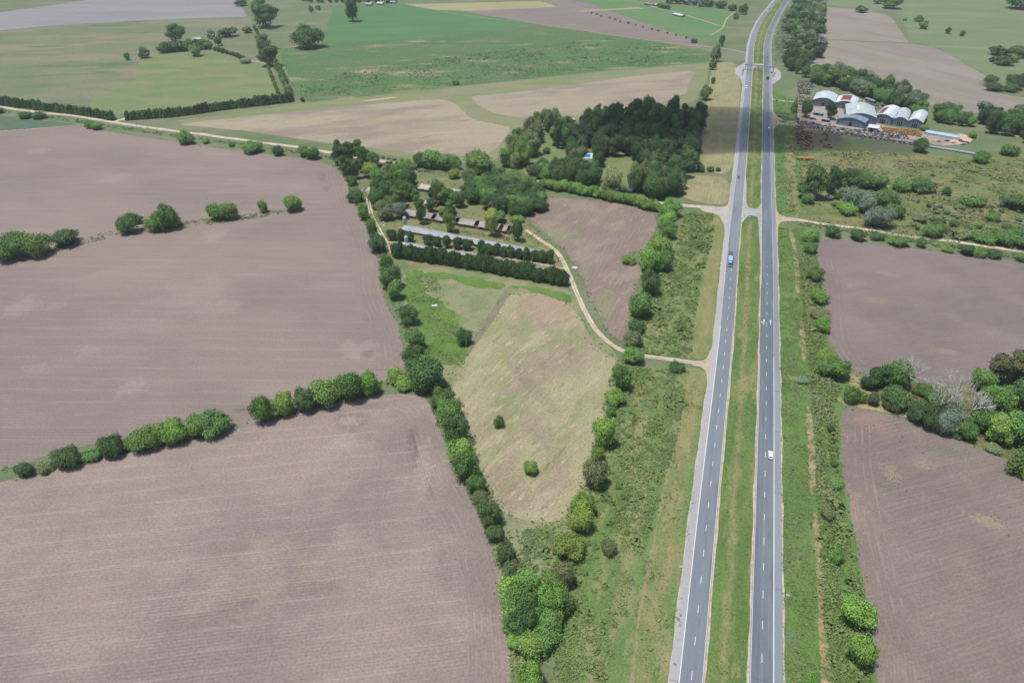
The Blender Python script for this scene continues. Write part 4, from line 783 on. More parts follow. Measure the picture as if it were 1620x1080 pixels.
for B, k, c, l in [((1108, 135, 1126, 157), 'round', 'mid', 'round green tree at the top right corner of the park'), ((1102, 258, 1116, 271), 'bush', 'dark', 'larger dark bush on the grass right of the park'), ((1118, 263, 1130, 271), 'bush', 'dark', 'middle dark bush on the grass right of the park'), ((1132, 264, 1141, 271), 'bush', 'dark', 'smallest dark bush on the grass right of the park'),
                   ((1122, 96, 1135, 110), 'far', 'dark', 'round dark tree at the corner of the weedy crop'), ((1124, 72, 1140, 96), 'far', 'blue', 'grey-green tree above the corner of the weedy crop'), ((1137, 54, 1147, 72), 'far', 'dark', 'upright dark tree on the farm lane junction'),
                   ((1126, 120, 1132, 132), 'bush', 'dark', 'thin bush on the mown strip'), ((1152, 8, 1167, 17), 'far', 'dark', 'left of the three dark trees beside the far bend'), ((1170, 8, 1182, 22), 'far', 'dark', 'right of the three dark trees beside the far bend'), ((1161, 21, 1169, 30), 'far', 'dark', 'lowest of the three dark trees beside the far bend'),
                   ((1093, 60, 1104, 68), 'bush', 'dark', 'small bush at the tip of the far brown field')]: T(B, k, c, l)
line_row([(1040, 12), (1060, 16)], 4, 8, 7, 'far', ['dark'], 'dark tree close to the far farm sheds', 'trees close to the far farm sheds', 2)
line_row([(1054, 5), (1090, 8), (1146, 14)], 15, 13, 13, 'far', ['dark', 'blue'], 'tree of the belt left of the highway bend', 'trees of the far belt left of the highway bend', 3)
line_row([(930, 20), (985, 36), (1050, 52), (1090, 62)], 14, 4, 3, 'bush', ['dark', 'mid'], 'tiny bush on the boundary of the far brown field', 'tiny bushes on the far brown field boundary', 2)
# belt right of the highway
grove([(1262, 5), (1298, -8), (1300, 25), (1298, 60), (1300, 92), (1280, 108), (1245, 98), (1240, 60), (1245, 30)], 105, (6.5, 10), (9, 16), ['far', 'round'], ['dark', 'mid', 'dark', 'blue', 'deep'], 'wood beside the far highway', 'trees of the roadside wood right of the far highway')
grove([(1243, 104), (1290, 110), (1285, 126), (1246, 118)], 9, (5, 7), (10, 15), ['round'], ['dark', 'deep'], 'clump behind the bus bay', 'trees behind the right-hand bus bay')
grove([(1285, 120), (1320, 122), (1380, 136), (1420, 150), (1455, 172), (1430, 180), (1380, 160), (1330, 142), (1290, 134)], 52, (6, 9), (11, 18), ['round', 'tall', 'round'], ['dark', 'mid', 'blue', 'dark'], 'belt behind the sheds', 'trees of the belt behind the curved-roof sheds')
T((1442, 145, 1468, 162), 'round', 'dark', 'dark tree standing out above the belt behind the sheds')
grove([(1440, 168), (1500, 182), (1545, 195), (1535, 205), (1480, 195), (1440, 185)], 16, (4.5, 7), (8, 13), ['round'], ['dark', 'mid'], 'belt right of the sheds', 'trees right of the last curved-roof shed')
grove([(1545, 190), (1570, 185), (1625, 195), (1680, 215), (1640, 232), (1600, 222), (1560, 210)], 22, (6, 9), (13, 19), ['round', 'tall'], ['dark', 'blue', 'deep'], 'wood at the right edge', 'trees of the dark wood at the right edge')
grove([(1548, 132), (1575, 128), (1625, 122), (1680, 126), (1680, 155), (1620, 150), (1590, 148), (1560, 142)], 20, (6, 9), (8, 12), ['round'], ['dark', 'deep'], 'oval copse beyond the field', 'trees of the oval copse beyond the fallow field')
for B, k, c, l in [((1480, 168, 1496, 177), 'far', 'dark', 'small round tree above the belt by the fallow field'), ((1353, 9, 1373, 19), 'far', 'dark', 'dark tree at the far edge of the fallow field'), ((1395, -2, 1427, 11), 'round', 'dark', 'wide dark tree in the far top pasture'), ((1383, -3, 1396, 6), 'far', 'mid', 'smaller tree left of the wide one in the far pasture'),
                   ((1429, 29, 1435, 33), 'bush', 'dark', 'tiny leftmost bush in the right-hand pasture'), ((1447, 26, 1462, 34), 'far', 'dark', 'upper bush of the pair in the right-hand pasture'), ((1454, 33, 1470, 45), 'far', 'mid', 'lower bush of the pair in the right-hand pasture'), ((1496, 44, 1505, 53), 'far', 'dark', 'lone bush right of the pair in the pasture'), ((1519, 48, 1527, 57), 'bush', 'mid', 'faint bush farthest right in the open pasture'),
                   ((1565, 75, 1590, 86), 'far', 'dark', 'left clump of the upper bushes near the right edge'), ((1584, 76, 1600, 87), 'far', 'dark', 'middle clump of the upper bushes near the right edge'), ((1597, 74, 1632, 88), 'round', 'dark', 'right clump of the upper bushes near the right edge'), ((1566, 90, 1576, 98), 'far', 'dark', 'small bush left in the lower clumps near the right edge'), ((1575, 88, 1603, 102), 'round', 'dark', 'wide bush in the lower clumps near the right edge'), ((1600, 87, 1614, 98), 'far', 'mid', 'right bush in the lower clumps near the right edge'),
                   ((1596, -6, 1640, 8), 'round', 'dark', 'dark tree cut by the top right corner')]: T(B, k, c, l)
# scrub right of the road
for B, k, c, l in [((1266, 260, 1309, 313), 'tall', 'dark', 'biggest dark tree of the scrubland beside the highway'), ((1306, 263, 1333, 310), 'tall', 'dark', 'narrow dark tree right of the biggest scrubland tree'), ((1268, 303, 1288, 322), 'bush', 'mid', 'bush at the foot of the biggest scrubland tree'),
                   ((1333, 264, 1366, 292), 'round', 'dark', 'dark tree on the top of the scrubland thicket'), ((1355, 270, 1382, 296), 'round', 'mid', 'green tree right of the thicket top'), ((1376, 275, 1406, 300), 'round', 'mid', 'green bush above the fallen white block'), ((1412, 281, 1442, 302), 'round', 'mid', 'left bush of the pair above the ruined rows'), ((1438, 283, 1475, 304), 'round', 'dark', 'right bush of the pair above the ruined rows'),
                   ((1332, 296, 1362, 330), 'round', 'blue', 'grey-green tree in the middle of the thicket'), ((1352, 302, 1388, 334), 'round', 'blue', 'second grey-green tree in the middle of the thicket'), ((1366, 326, 1400, 358), 'round', 'blue', 'grey-green tree at the bottom left of the thicket'), ((1386, 328, 1417, 360), 'round', 'blue', 'grey-green tree at the bottom right of the thicket'), ((1388, 296, 1420, 326), 'bush', 'mid', 'green bush between the fallen white blocks'), ((1330, 318, 1356, 340), 'bush', 'bright', 'bright bush on the left of the thicket'), ((1404, 322, 1432, 345), 'bush', 'mid', 'green bush at the start of the ruined rows'),
                   ((1491, 295, 1506, 309), 'bush', 'dark', 'round bush on the top ruined row'), ((1525, 306, 1560, 325), 'bush', 'mid', 'wide bush above the ruined rows, right part'), ((1590, 305, 1640, 332), 'round', 'dark', 'dark bush at the right edge above the ruined rows'), ((1463, 352, 1495, 376), 'round', 'mid', 'green bush in the lower scrub beside the dirt road'), ((1560, 335, 1582, 350), 'bush', 'mid', 'bush caught between the lower ruined rows'),
                   ((1575, 362, 1610, 388), 'round', 'mid', 'tall bush in the lower scrub near the right edge'), ((1600, 360, 1650, 392), 'round', 'dark', 'dark bush in the lower scrub at the right edge'), ((1540, 362, 1574, 384), 'bush', 'mid', 'wide bush in the lower scrub'), ((1505, 358, 1538, 378), 'bush', 'olive', 'olive bush in the lower scrub'),
                   ((1445, 218, 1472, 240), 'round', 'dark', 'dark tree on the pale pipe row'), ((1540, 238, 1566, 257), 'round', 'mid', 'round bush right of the pale pipe row'), ((1533, 208, 1545, 218), 'bush', 'mid', 'small bush right of the sand apron'), ((1267, 157, 1287, 184), 'round', 'dark', 'dark tree in front of the left curved shed'), ((1252, 160, 1262, 178), 'far', 'mid', 'slim tree at the yard fence'), ((1306, 160, 1325, 188), 'tall', 'deep', 'very dark tree between the curved sheds'), ((1457, 196, 1470, 207), 'bush', 'mid', 'bush at the right end of the orange racks'), ((1585, 228, 1612, 246), 'bush', 'mid', 'wide bush below the dark wood')]: T(B, k, c, l)
trow([(1273, 362, 1298, 382, 'bush', 'bright'), (1306, 356, 1330, 375, 'round', 'dark'), (1344, 360, 1371, 380, 'round', 'dark'), (1376, 364, 1400, 380, 'bush', 'dark'), (1408, 371, 1440, 389, 'round', 'mid'), (1449, 375, 1468, 391, 'round', 'dark'), (1490, 388, 1508, 399, 'bush', 'mid'), (1519, 384, 1546, 404, 'round', 'dark'), (1540, 388, 1562, 406, 'bush', 'mid'), (1560, 392, 1586, 409, 'bush', 'dark'), (1608, 400, 1634, 414, 'bush', 'mid')],
     'between white track and right field', 'bushes along the top of the right ploughed field', 'left')
trow([(1272, 380, 1294, 400, 'bush', 'mid'), (1276, 418, 1305, 444, 'round', 'mid'), (1284, 456, 1312, 480, 'bush', 'bright'), (1284, 484, 1314, 506, 'bush', 'olive'), (1290, 498, 1315, 525, 'bush', 'bright'), (1296, 550, 1326, 570, 'bush', 'lime'), (1290, 566, 1320, 594, 'bush', 'mid'), (1308, 566, 1347, 601, 'round', 'mid')],
     "of the upper right field's edge", 'bushes on the edge of the upper right field', 'top')
trow([(1260, 593, 1280, 607, 'bush', 'blue'), (1338, 604, 1362, 637, 'bush', 'mid'), (1358, 617, 1372, 637, 'bush', 'mid'), (1372, 620, 1392, 641, 'round', 'dark'), (1310, 670, 1322, 684, 'bush', 'dark'), (1314, 726, 1326, 738, 'bush', 'dark'), (1313, 754, 1337, 772, 'bush', 'mid')],
     'beside the lower right field', 'bushes beside the lower right field', 'top')
trow([(1312, 865, 1336, 890, 'bush', 'bright'), (1328, 940, 1388, 996, 'round', 'bright'), (1343, 1002, 1388, 1054, 'round', 'bright'), (1272, 1066, 1296, 1095, 'bush', 'bright'), (1300, 800, 1322, 822, 'bush', 'olive')],
     'of the bottom right verge bushes', 'bushes of the bottom right verge', 'upper side')
# wood in the gap of the right fields
for B, k, c, l in [((1376, 570, 1412, 614), 'tall', 'dark', 'dark tree at the upper left of the creek wood'), ((1402, 568, 1444, 612), 'round', 'mid', 'rounded tree right beside the pale dead tree'), ((1396, 606, 1440, 646), 'round', 'dark', 'dark low tree below the upper left of the creek wood'), ((1362, 592, 1384, 616), 'bush', 'deep', 'very dark bush at the left tip of the creek wood'), ((1396, 628, 1430, 652), 'bush', 'deep', 'very dark bush in the hollow of the creek wood'),
                   ((1436, 630, 1472, 668), 'round', 'dark', 'dark tree in the lower middle of the creek wood'), ((1460, 640, 1494, 680), 'round', 'dark', 'dark leafy tree right of centre in the lower middle of the creek wood'), ((1484, 650, 1512, 688), 'round', 'blue', 'grey-green tree beside the two lowest bushes'), ((1508, 680, 1524, 694), 'bush', 'dark', 'small bush at the lower edge of the creek wood'), ((1518, 664, 1546, 697), 'round', 'mid', 'green tree at the lower edge of the creek wood'), ((1450, 604, 1484, 630), 'round', 'mid', 'green tree between the two dead trees'),
                   ((1538, 584, 1578, 620), 'round', 'mid', 'green tree at the top of the right woodland'), ((1562, 560, 1604, 606), 'tall', 'rust', 'brownish tall tree at the top of the right woodland'), ((1590, 556, 1640, 606), 'tall', 'rust', 'brownish tree at the right edge of the woodland'), ((1560, 604, 1606, 648), 'round', 'bright', 'bright domed tree in the right woodland'), ((1596, 600, 1650, 650), 'round', 'dark', 'dark domed tree in the right woodland edge'), ((1540, 640, 1578, 684), 'round', 'mid', 'mid-green tree in the lower right woodland'),
                   ((1562, 652, 1612, 702), 'round', 'bright', 'bright round tree in the lower right woodland'), ((1596, 648, 1650, 706), 'round', 'mid', 'big green tree low at the right edge'), ((1544, 622, 1572, 650), 'bush', 'blue', 'greyish bush in the middle of the right woodland'), ((1500, 636, 1530, 664), 'bush', 'blue', 'greyish bush under the second dead tree'), ((1600, 700, 1650, 752), 'bush', 'mid', 'low bush where the woodland meets the right edge'), ((1560, 700, 1584, 716), 'bush', 'olive', 'low bush in the grass under the woodland'), ((1470, 618, 1500, 645), 'bush', 'mid', 'green bush left of the second dead tree')]: T(B, k, c, l)
grove([(1660, 560), (1760, 560), (1800, 700), (1680, 720), (1655, 640)], 8, (6, 8), (9, 12), ['round'], ['mid', 'dark'], 'woodland past the edge', 'woodland trees past the right edge')
grove([(1430, 345), (1500, 352), (1600, 362), (1650, 366), (1650, 392), (1560, 384), (1480, 374), (1420, 366)], 30, (1.6, 4), (2.2, 4.6), ['bush', 'round'], ['mid', 'dark', 'olive'], 'lower scrub by white track', 'bushes of the lower scrub')
grove([(1330, 292), (1400, 296), (1430, 320), (1420, 345), (1370, 350), (1310, 330), (1300, 312)], 22, (1.6, 3.6), (2.4, 5), ['bush', 'round'], ['mid', 'dark', 'blue'], 'thicket by the ruined rows', 'bushes of the scrub thicket')
grove([(1440, 245), (1620, 255), (1640, 300), (1420, 285)], 22, (1., 2.2), (1.2, 2.4), ['bush'], ['olive', 'mid'], 'open brown scrub', 'small bushes of the open scrub')
grove([(1425, 300), (1630, 330), (1630, 358), (1440, 340)], 26, (1., 2.4), (1.4, 3), ['bush'], ['mid', 'dark', 'olive'], 'scrub among ruined rows', 'small bushes among the ruined rows')
grove([(530, 232), (575, 238), (600, 255), (592, 275), (560, 284), (540, 270)], 12, (3.4, 5), (9, 14), ['round', 'tall'], ['dark', 'mid', 'dark'], 'corner clump by the road', 'trees filling the corner clump')
def dead_tree(B, label, n=170, lean=0):
    x, y, r, h = box_dims(*B); t = empty('dead_tree', (x, y, 0), random.uniform(0, 6)); tag(t, label, 'dead tree')
    segs = []
    def grow(p, d, L, rad, lv):
        q = p+d*L; segs.append((p[:], q[:], rad, rad*.6))
        if lv == 0: return
        for i in range(4 if lv > 1 else 3):
            e = (d+Vector((random.gauss(0, .55), random.gauss(0, .55), random.gauss(.12, .3)))).normalized(); grow(q-d*L*random.uniform(0, .35), e, L*random.uniform(.55, .8), rad*.58, lv-1)
    tv, tf = tube_geo([((0, 0, -.2), (.2, 0, h*.25), .32, .26)]); mesh_obj('trunk', tv, tf, DEADW, t)
    for k in range(5):
        a = k*1.26; grow(Vector((.2, 0, h*.22)), Vector((math.cos(a)*.5+lean, math.sin(a)*.5, .8)).normalized(), h*.32, .26, 3)
    V, Fq = tube_geo(segs, 3); mesh_obj('branches', V, Fq, DEADW, t)
dead_tree((1428, 562, 1462, 618), 'pale bare dead tree rising behind the creek wood')
dead_tree((1478, 604, 1508, 652), 'bare grey dead tree in the middle of the creek wood')
dead_tree((1494, 588, 1536, 650), 'tallest bare dead tree with upright spikes in the creek wood')
dead_tree((1524, 615, 1562, 660), 'leaning bare dead tree at the right of the creek wood', lean=.3)

# ------------------------------------------------------------------ weeds, tufts and small growth that nobody could count
def vnoise(x, y, size, seed=0):
    x = x/size+seed*17.3; y = y/size+seed*5.1; xi = np.floor(x).astype(int); yi = np.floor(y).astype(int); fx = x-xi; fy = y-yi
    def hsh(a, b): v = np.sin(a*127.1+b*311.7+seed)*43758.5453; return v-np.floor(v)
    fx = fx*fx*(3-2*fx); fy = fy*fy*(3-2*fy)
    return (hsh(xi, yi)*(1-fx)+hsh(xi+1, yi)*fx)*(1-fy)+(hsh(xi, yi+1)*(1-fx)+hsh(xi+1, yi+1)*fx)*fy
def in_poly(x, y, P):
    c = np.zeros(len(x), bool); n = len(P)
    for i in range(n):
        a, b = P[i], P[(i+1) % n]
        if a.y == b.y: continue
        m = ((a.y > y) != (b.y > y)) & (x < (b.x-a.x)*(y-a.y)/(b.y-a.y)+a.x); c ^= m
    return c
def tufts(name, px, dens, size, label, mat, cards=7, clump=6., thr=.45, hgt=.7, tint=(.2, .8), world=None, excl=()):
    P = world or [G(*p) for p in px]; xs = [p.x for p in P]; ys = [p.y for p in P]
    size *= .72; n = int((max(xs)-min(xs))*(max(ys)-min(ys))*dens*1.7); x = RNG.uniform(min(xs), max(xs), n); y = RNG.uniform(min(ys), max(ys), n)
    m = in_poly(x, y, P); v = vnoise(x, y, clump, 3)*.6+vnoise(x, y, clump*.37, 5)*.4; m &= RNG.random(n) < np.clip((v-thr)*3+.3, .08, 1)
    for e in excl: m &= ~in_poly(x, y, e)
    x, y, v = x[m], y[m], v[m]; n = len(x)
    s = size*RNG.uniform(.5, 1.5, n)*(.6+v); s = np.where(RNG.random(n) < .04, s*1.9, s)
    d = rnd_unit(n*cards); d[:, 2] = np.abs(d[:, 2]); ss = np.repeat(s, cards)
    Pp = np.stack([np.repeat(x, cards), np.repeat(y, cards), np.zeros(n*cards)], 1)+d*ss[:, None]*np.array([.75, .75, hgt])+np.array([0, 0, .12])
    nn = d*.7+rnd_unit(n*cards)*.6+np.array([0, 0, .3]); nn /= np.linalg.norm(nn, axis=1, keepdims=True)
    V, Q = card_arrays(Pp, nn, ss*.3)
    hue = vnoise(x, y, clump*2.3, 9)*.7+RNG.random(n)*.5-.1; t = np.repeat(np.clip(tint[0]+(tint[1]-tint[0])*hue, 0, 1), cards*4)
    o = bpy.data.objects.new(name, raw_mesh(name, V, [Q], t)); o.data.materials.append(mat); COL.objects.link(o); tag(o, label, kind='stuff'); return n
def weedmat(name, cols):
    b = NB(name, .85, .2); a = b.n('ShaderNodeAttribute'); a.attribute_name = 'tint'; r = b.n('ShaderNodeValToRGB'); b.l(a.outputs['Fac'], r.inputs[0])
    e = r.color_ramp.elements; cols = [tuple(min(.7, v*1.35) for v in c[:3])+(1,) for c in cols]; e[0].color = cols[0]; e[0].position = 0; e[1].color = cols[-1]; e[1].position = 1
    for i, c in enumerate(cols[1:-1]): q = e.new((i+1)/(len(cols)-1)); q.color = c
    return b.out(r.outputs[0])
WM = weedmat('weed_leaves', [(.055, .10, .028, 1), (.085, .14, .035, 1), (.10, .14, .06, 1), (.13, .18, .05, 1), (.17, .19, .10, 1), (.24, .22, .12, 1)])
WR = weedmat("ditch_weeds", [(.060, .092, .028, 1), (.085, .13, .034, 1), (.12, .155, .055, 1), (.14, .16, .085, 1), (.19, .20, .10, 1)])
WS = weedmat('scrub_leaves', [(.07, .10, .04, 1), (.11, .14, .05, 1), (.15, .16, .07, 1), (.20, .17, .09, 1)])
WC = weedmat('crop_weeds', [(.06, .12, .045, 1), (.08, .15, .055, 1), (.12, .17, .08, 1)])
WD = weedmat('straw_tufts', [(.16, .17, .07, 1), (.26, .23, .12, 1), (.34, .29, .17, 1)])
tufts('weeds', [(1014, 560), (1020, 500), (1040, 440), (1072, 380), (1084, 336), (1128, 338), (1130, 370), (1112, 430), (1100, 500), (1094, 566)], 1.0, .75, 'tall green weeds on the verge above the lower track', WM)
tufts('weeds', [(1000, 582), (1090, 586), (1075, 680), (1040, 800), (990, 960), (950, 1100), (868, 1100), (892, 960), (940, 790), (968, 690)], 1.6, .62, 'tangled grey-green weeds on the wide verge left of the highway', WM, clump=7, thr=.42)
tufts('weeds', [(1096, 590), (1118, 600), (1066, 1080), (1060, 1100), (960, 1100), (1000, 950), (1050, 780)], .9, .42, 'sparse weeds on the dry verge beside the highway', WM, thr=.55)
tufts('weeds', [(1232, 360), (1275, 362), (1290, 460), (1300, 560), (1290, 620), (1300, 700), (1308, 800), (1326, 900), (1330, 1000), (1340, 1100), (1238, 1100)], 1.5, .42, 'bright green ditch weeds right of the highway', WR, thr=.4, clump=5)
tufts('weeds', [(1262, 400), (1292, 404), (1302, 470), (1305, 540), (1335, 600), (1320, 640), (1330, 760), (1340, 850), (1365, 930), (1375, 1010), (1376, 1100), (1312, 1100), (1300, 900), (1290, 700), (1278, 560)], 1.6, .85, 'dense weeds and thistles along the right field edge', WR, thr=.36, clump=6, hgt=.9)
tufts('weeds', [(816, 840), (880, 832), (930, 800), (905, 860), (880, 930), (850, 915), (820, 910)], 1.7, .6, 'weeds below the pale stubble field', WM, thr=.4)
tufts('lush_weeds', [(640, 430), (690, 440), (720, 500), (740, 545), (735, 575), (700, 585), (660, 545), (645, 480)], 1.2, .45, 'lush green weeds left of the stubble', WR, thr=.38, clump=8)
tufts('weeds', [(1264, 230), (1540, 255), (1640, 250), (1640, 400), (1500, 384), (1400, 370), (1264, 345)], .14, 1.3, 'rough scrub and weeds of the right scrubland', WS, clump=16, thr=.44)
tufts('weeds', [(1348, 590), (1380, 600), (1440, 620), (1500, 620), (1600, 620), (1640, 700), (1560, 704), (1480, 676), (1400, 645), (1345, 640)], .5, .8, 'undergrowth of the creek wood', WS, thr=.45)
tufts('weeds', [(1226, 150), (1260, 160), (1264, 335), (1230, 340)], .35, .8, 'weeds beside the upper highway', WR, thr=.45)
tufts('weeds', [(1240, 20), (1262, 0), (1250, 40), (1246, 100), (1224, 100), (1226, 60)], .12, 1.3, 'weeds beside the far highway bend', WR, thr=.4)
tufts('crop_weeds', [(470, 140), (560, 110), (800, 80), (960, 62), (1115, 84), (1115, 96), (900, 116), (640, 142), (484, 158)], .06, 1.3, 'weedy rows of the far green crop', WC, clump=30, thr=.42, cards=5, hgt=.5)
tufts('median_weeds', None, 1.0, .36, 'grass tufts on the median of the highway', WR, world=[Vector((p.x, p.y, 0)) for p in offset(refL[:int(len(refL)*.5)], 8.6)[::4]+offset(refR[:int(len(refR)*.5)], -8.6)[::-4]], thr=.5, clump=5)
tufts('stubble_tufts', [(740, 560), (800, 470), (900, 480), (965, 570), (955, 660), (930, 760), (890, 815), (820, 818), (760, 740), (720, 610)], 1.1, .22, 'straw tufts in the pale stubble field', WD, cards=4, thr=.42, hgt=.4)
tufts('weeds', [(592, 300), (640, 284), (780, 290), (850, 340), (895, 420), (905, 450), (640, 414), (608, 392), (590, 340)], .35, .5, 'rough grass around the old barns', WM, thr=.5)
tufts('weeds', [(1330, 656), (1420, 668), (1600, 740), (1640, 900), (1500, 800), (1360, 760)], .05, .5, 'scattered weeds on the lower right field', WC, thr=.6, clump=12)
tufts('field_clods', [(-40, 770), (350, 690), (600, 640), (690, 700), (790, 900), (806, 1100), (-40, 1100)], .10, .16, 'pale crop residue on the lower ploughed field', weedmat('residue', [(.30, .26, .22, 1), (.40, .36, .30, 1)]), cards=3, thr=.3, hgt=.2)
LOWV = [(1000, 582), (1090, 586), (1075, 680), (1040, 800), (990, 960), (950, 1100), (868, 1100), (892, 960), (940, 790), (968, 690)]
tufts('weed_clumps', LOWV, .045, 1.5, 'dark thistle clumps scattered on the wide left verge', WR, cards=26, clump=14, thr=.4, hgt=.6, tint=(0, .7))
tufts('weed_clumps', [(1262, 400), (1292, 404), (1302, 470), (1305, 540), (1335, 600), (1320, 640), (1330, 760), (1340, 850), (1365, 930), (1375, 1010), (1376, 1100), (1312, 1100), (1300, 900), (1290, 700), (1278, 560)], .07, 1.5, 'dark shrubby clumps scattered along the right field edge', WR, cards=26, clump=10, thr=.4, hgt=.7, tint=(0, .7))
tufts('weed_clumps', [(1014, 560), (1020, 500), (1040, 440), (1072, 380), (1084, 336), (1128, 338), (1130, 370), (1112, 430), (1100, 500), (1094, 566)], .035, 1.5, 'dark weed clumps on the verge above the track', WR, cards=22, clump=12, thr=.4, hgt=.6, tint=(0, .7))
tufts('weed_clumps', [(818, 842), (880, 834), (930, 802), (905, 860), (880, 920), (850, 915), (820, 905)], .07, 1.4, 'bluish weed clumps below the pale stubble field', WM, cards=22, clump=9, thr=.4, hgt=.5, tint=(0, .6))
tufts('weeds', [(-10, 398), (30, 402), (110, 382), (190, 362), (270, 352), (375, 342), (480, 326), (480, 332), (380, 350), (270, 364), (190, 372), (100, 396), (0, 414)], .5, .7, 'dry weeds under the bushes across the upper field', WM, thr=.4)
def edge_tufts(key, dens, size, label, mat, w=1.8, ymax=1100):
    P = EDGES[key]; pts = []
    for i, p in enumerate(P):
        q = P[(i+1) % len(P)]; k = RNG.poisson((q-p).length*dens)
        for _ in range(k): t = random.random(); pts.append((p.x+(q.x-p.x)*t+random.gauss(0, w), p.y+(q.y-p.y)*t+random.gauss(0, w)))
    a = np.array(pts); n = len(a); c = 6; s = size*RNG.uniform(.5, 1.5, n); d = rnd_unit(n*c); d[:, 2] = np.abs(d[:, 2]); ss = np.repeat(s, c)
    Pp = np.stack([np.repeat(a[:, 0], c), np.repeat(a[:, 1], c), np.full(n*c, .15)], 1)+d*ss[:, None]*.7
    nn = d+rnd_unit(n*c)*.6; nn /= np.linalg.norm(nn, axis=1, keepdims=True); V, Q = card_arrays(Pp, nn, ss*.38)
    o = bpy.data.objects.new('edge_weeds', raw_mesh('edge_weeds', V, [Q], np.repeat(RNG.random(n), c*4))); o.data.materials.append(mat); COL.objects.link(o); tag(o, label, kind='stuff')
edge_tufts('N', .9, .5, 'weeds round the rim of the pale stubble', WM); edge_tufts('S', .35, .5, 'weeds round the rim of the right ploughed field', WM, .9)
edge_tufts('T', .35, .5, 'weeds round the rim of the lower right field', WM, .9); edge_tufts('M', .7, .5, 'weeds round the rim of the brown stubble', WM, 1.2); edge_tufts('A', .3, .4, 'weeds round the rim of the lower ploughed field', WM, .7); edge_tufts('B', .25, .5, 'weeds round the rim of the upper ploughed field', WM, .8)

def line_tufts(px, w, dens, size, label, mat):
    L = PL(px, 3); tufts('undergrowth', None, dens, size, label, mat, world=offset(L, -w)+offset(L, w)[::-1], thr=.4, clump=4, hgt=.9)
line_tufts([(618, 598), (690, 606), (700, 650), (728, 715), (750, 760), (775, 815), (800, 880), (820, 930), (830, 1100)], 4.5, .9, .8, 'undergrowth beneath the hedge of the lower ploughed field', WM)
line_tufts([(872, 930), (905, 850), (922, 800), (942, 760), (956, 710), (968, 650), (980, 600), (1000, 560), (1014, 490), (1030, 430), (1050, 380), (1060, 330)], 4.5, .8, .8, 'undergrowth beneath the hedge right of the stubble', WM)
line_tufts([(0, 746), (40, 740), (110, 726), (180, 708), (260, 690), (350, 672)], 2.2, .9, .6, 'grass and weeds under the hedge between the ploughed fields', WM)
line_tufts([(400, 655), (480, 640), (560, 622), (610, 608), (650, 612)], 2.5, .9, .6, 'grass and weeds under the clump right of the hedge gap', WM)
line_tufts([(556, 290), (570, 325), (590, 362), (606, 410), (620, 460), (645, 510), (665, 580)], 4, .7, .8, 'undergrowth beneath the hedge left of the farm', WM)
line_tufts([(0, 176), (120, 192), (250, 211), (400, 231), (520, 249), (640, 267), (760, 283)], 3.5, .35, .9, 'rough weeds along the near side of the dirt road', WM)
line_tufts([(1240, 352), (1340, 364), (1440, 380), (1540, 395), (1640, 410)], 4, .5, .9, 'rough weeds between the white track and the right field', WR)

# ------------------------------------------------------------------ buildings
def bevel_box(name, c, s, mat, parent=None, rz=0., bev=0.):
    import bmesh
    bm = bmesh.new(); bmesh.ops.create_cube(bm, size=1)
    for v in bm.verts: v.co = Vector((v.co.x*s[0], v.co.y*s[1], v.co.z*s[2]))
    if bev: bmesh.ops.bevel(bm, geom=bm.edges[:], offset=bev, segments=2, affect='EDGES', profile=.6)
    me = bpy.data.meshes.new(name); bm.to_mesh(me); bm.free(); me.materials.append(mat)
    o = bpy.data.objects.new(name, me); COL.objects.link(o); o.location = c; o.rotation_euler = (0, 0, rz)
    if parent: o.parent = parent
    return o
def roofmat(name, c0, c1, rust=None, amt=.4, per=1.0):
    b = NB(name, .5, .4); c = b.mix(c0, c1, b.mapr(b.noise(6, 4, .65), .4, .65))
    if rust: c = b.mix(c, rust, b.math('MULTIPLY', b.mapr(b.noise(4, 5, .7, off=4.), .55, .68), amt))
    c = b.mix(c, C(110, 116, 122), b.math('MULTIPLY', b.stripes(0, per, 0, 10, (.75, 1.), axis=None), .25)); return b.out(c)
R_WHITE = roofmat('roof_galvanised', C(222, 230, 234), C(196, 208, 216), C(150, 130, 120), .2, 1.8); R_GREY = roofmat('roof_weathered', C(150, 168, 182), C(128, 148, 164), C(168, 160, 150), .4, 1.6)
R_BARN = roofmat('roof_old_sheets', C(176, 166, 158), C(142, 132, 124), C(110, 92, 80), .7, 2.2); R_BLUE = roofmat('roof_bluish', C(182, 184, 184), C(150, 160, 166), C(190, 190, 186), .5, 2.); R_PALE = roofmat('roof_pale', C(206, 198, 190), C(178, 170, 162), C(150, 140, 128), .4, 2.)
RED = plain('roof_red_patch', C(140, 66, 62), .7, var=.25); GLASS = plain('roof_pale_sheet', C(236, 240, 238), .5)
WALLG = roofmat('wall_sheet_metal', C(132, 146, 160), C(108, 122, 138), C(130, 110, 100), .3, 2.4); PILLAR = plain('pillar_pale', C(165, 178, 190)); BRICK = plain('wall_brick', C(150, 122, 104), .9, var=.25); CONC = plain('concrete', C(176, 172, 164), .9, var=.15); DOORD = plain('door_dark', C(40, 46, 56), .8); TIMBER = plain('timber', C(120, 96, 78), .9)
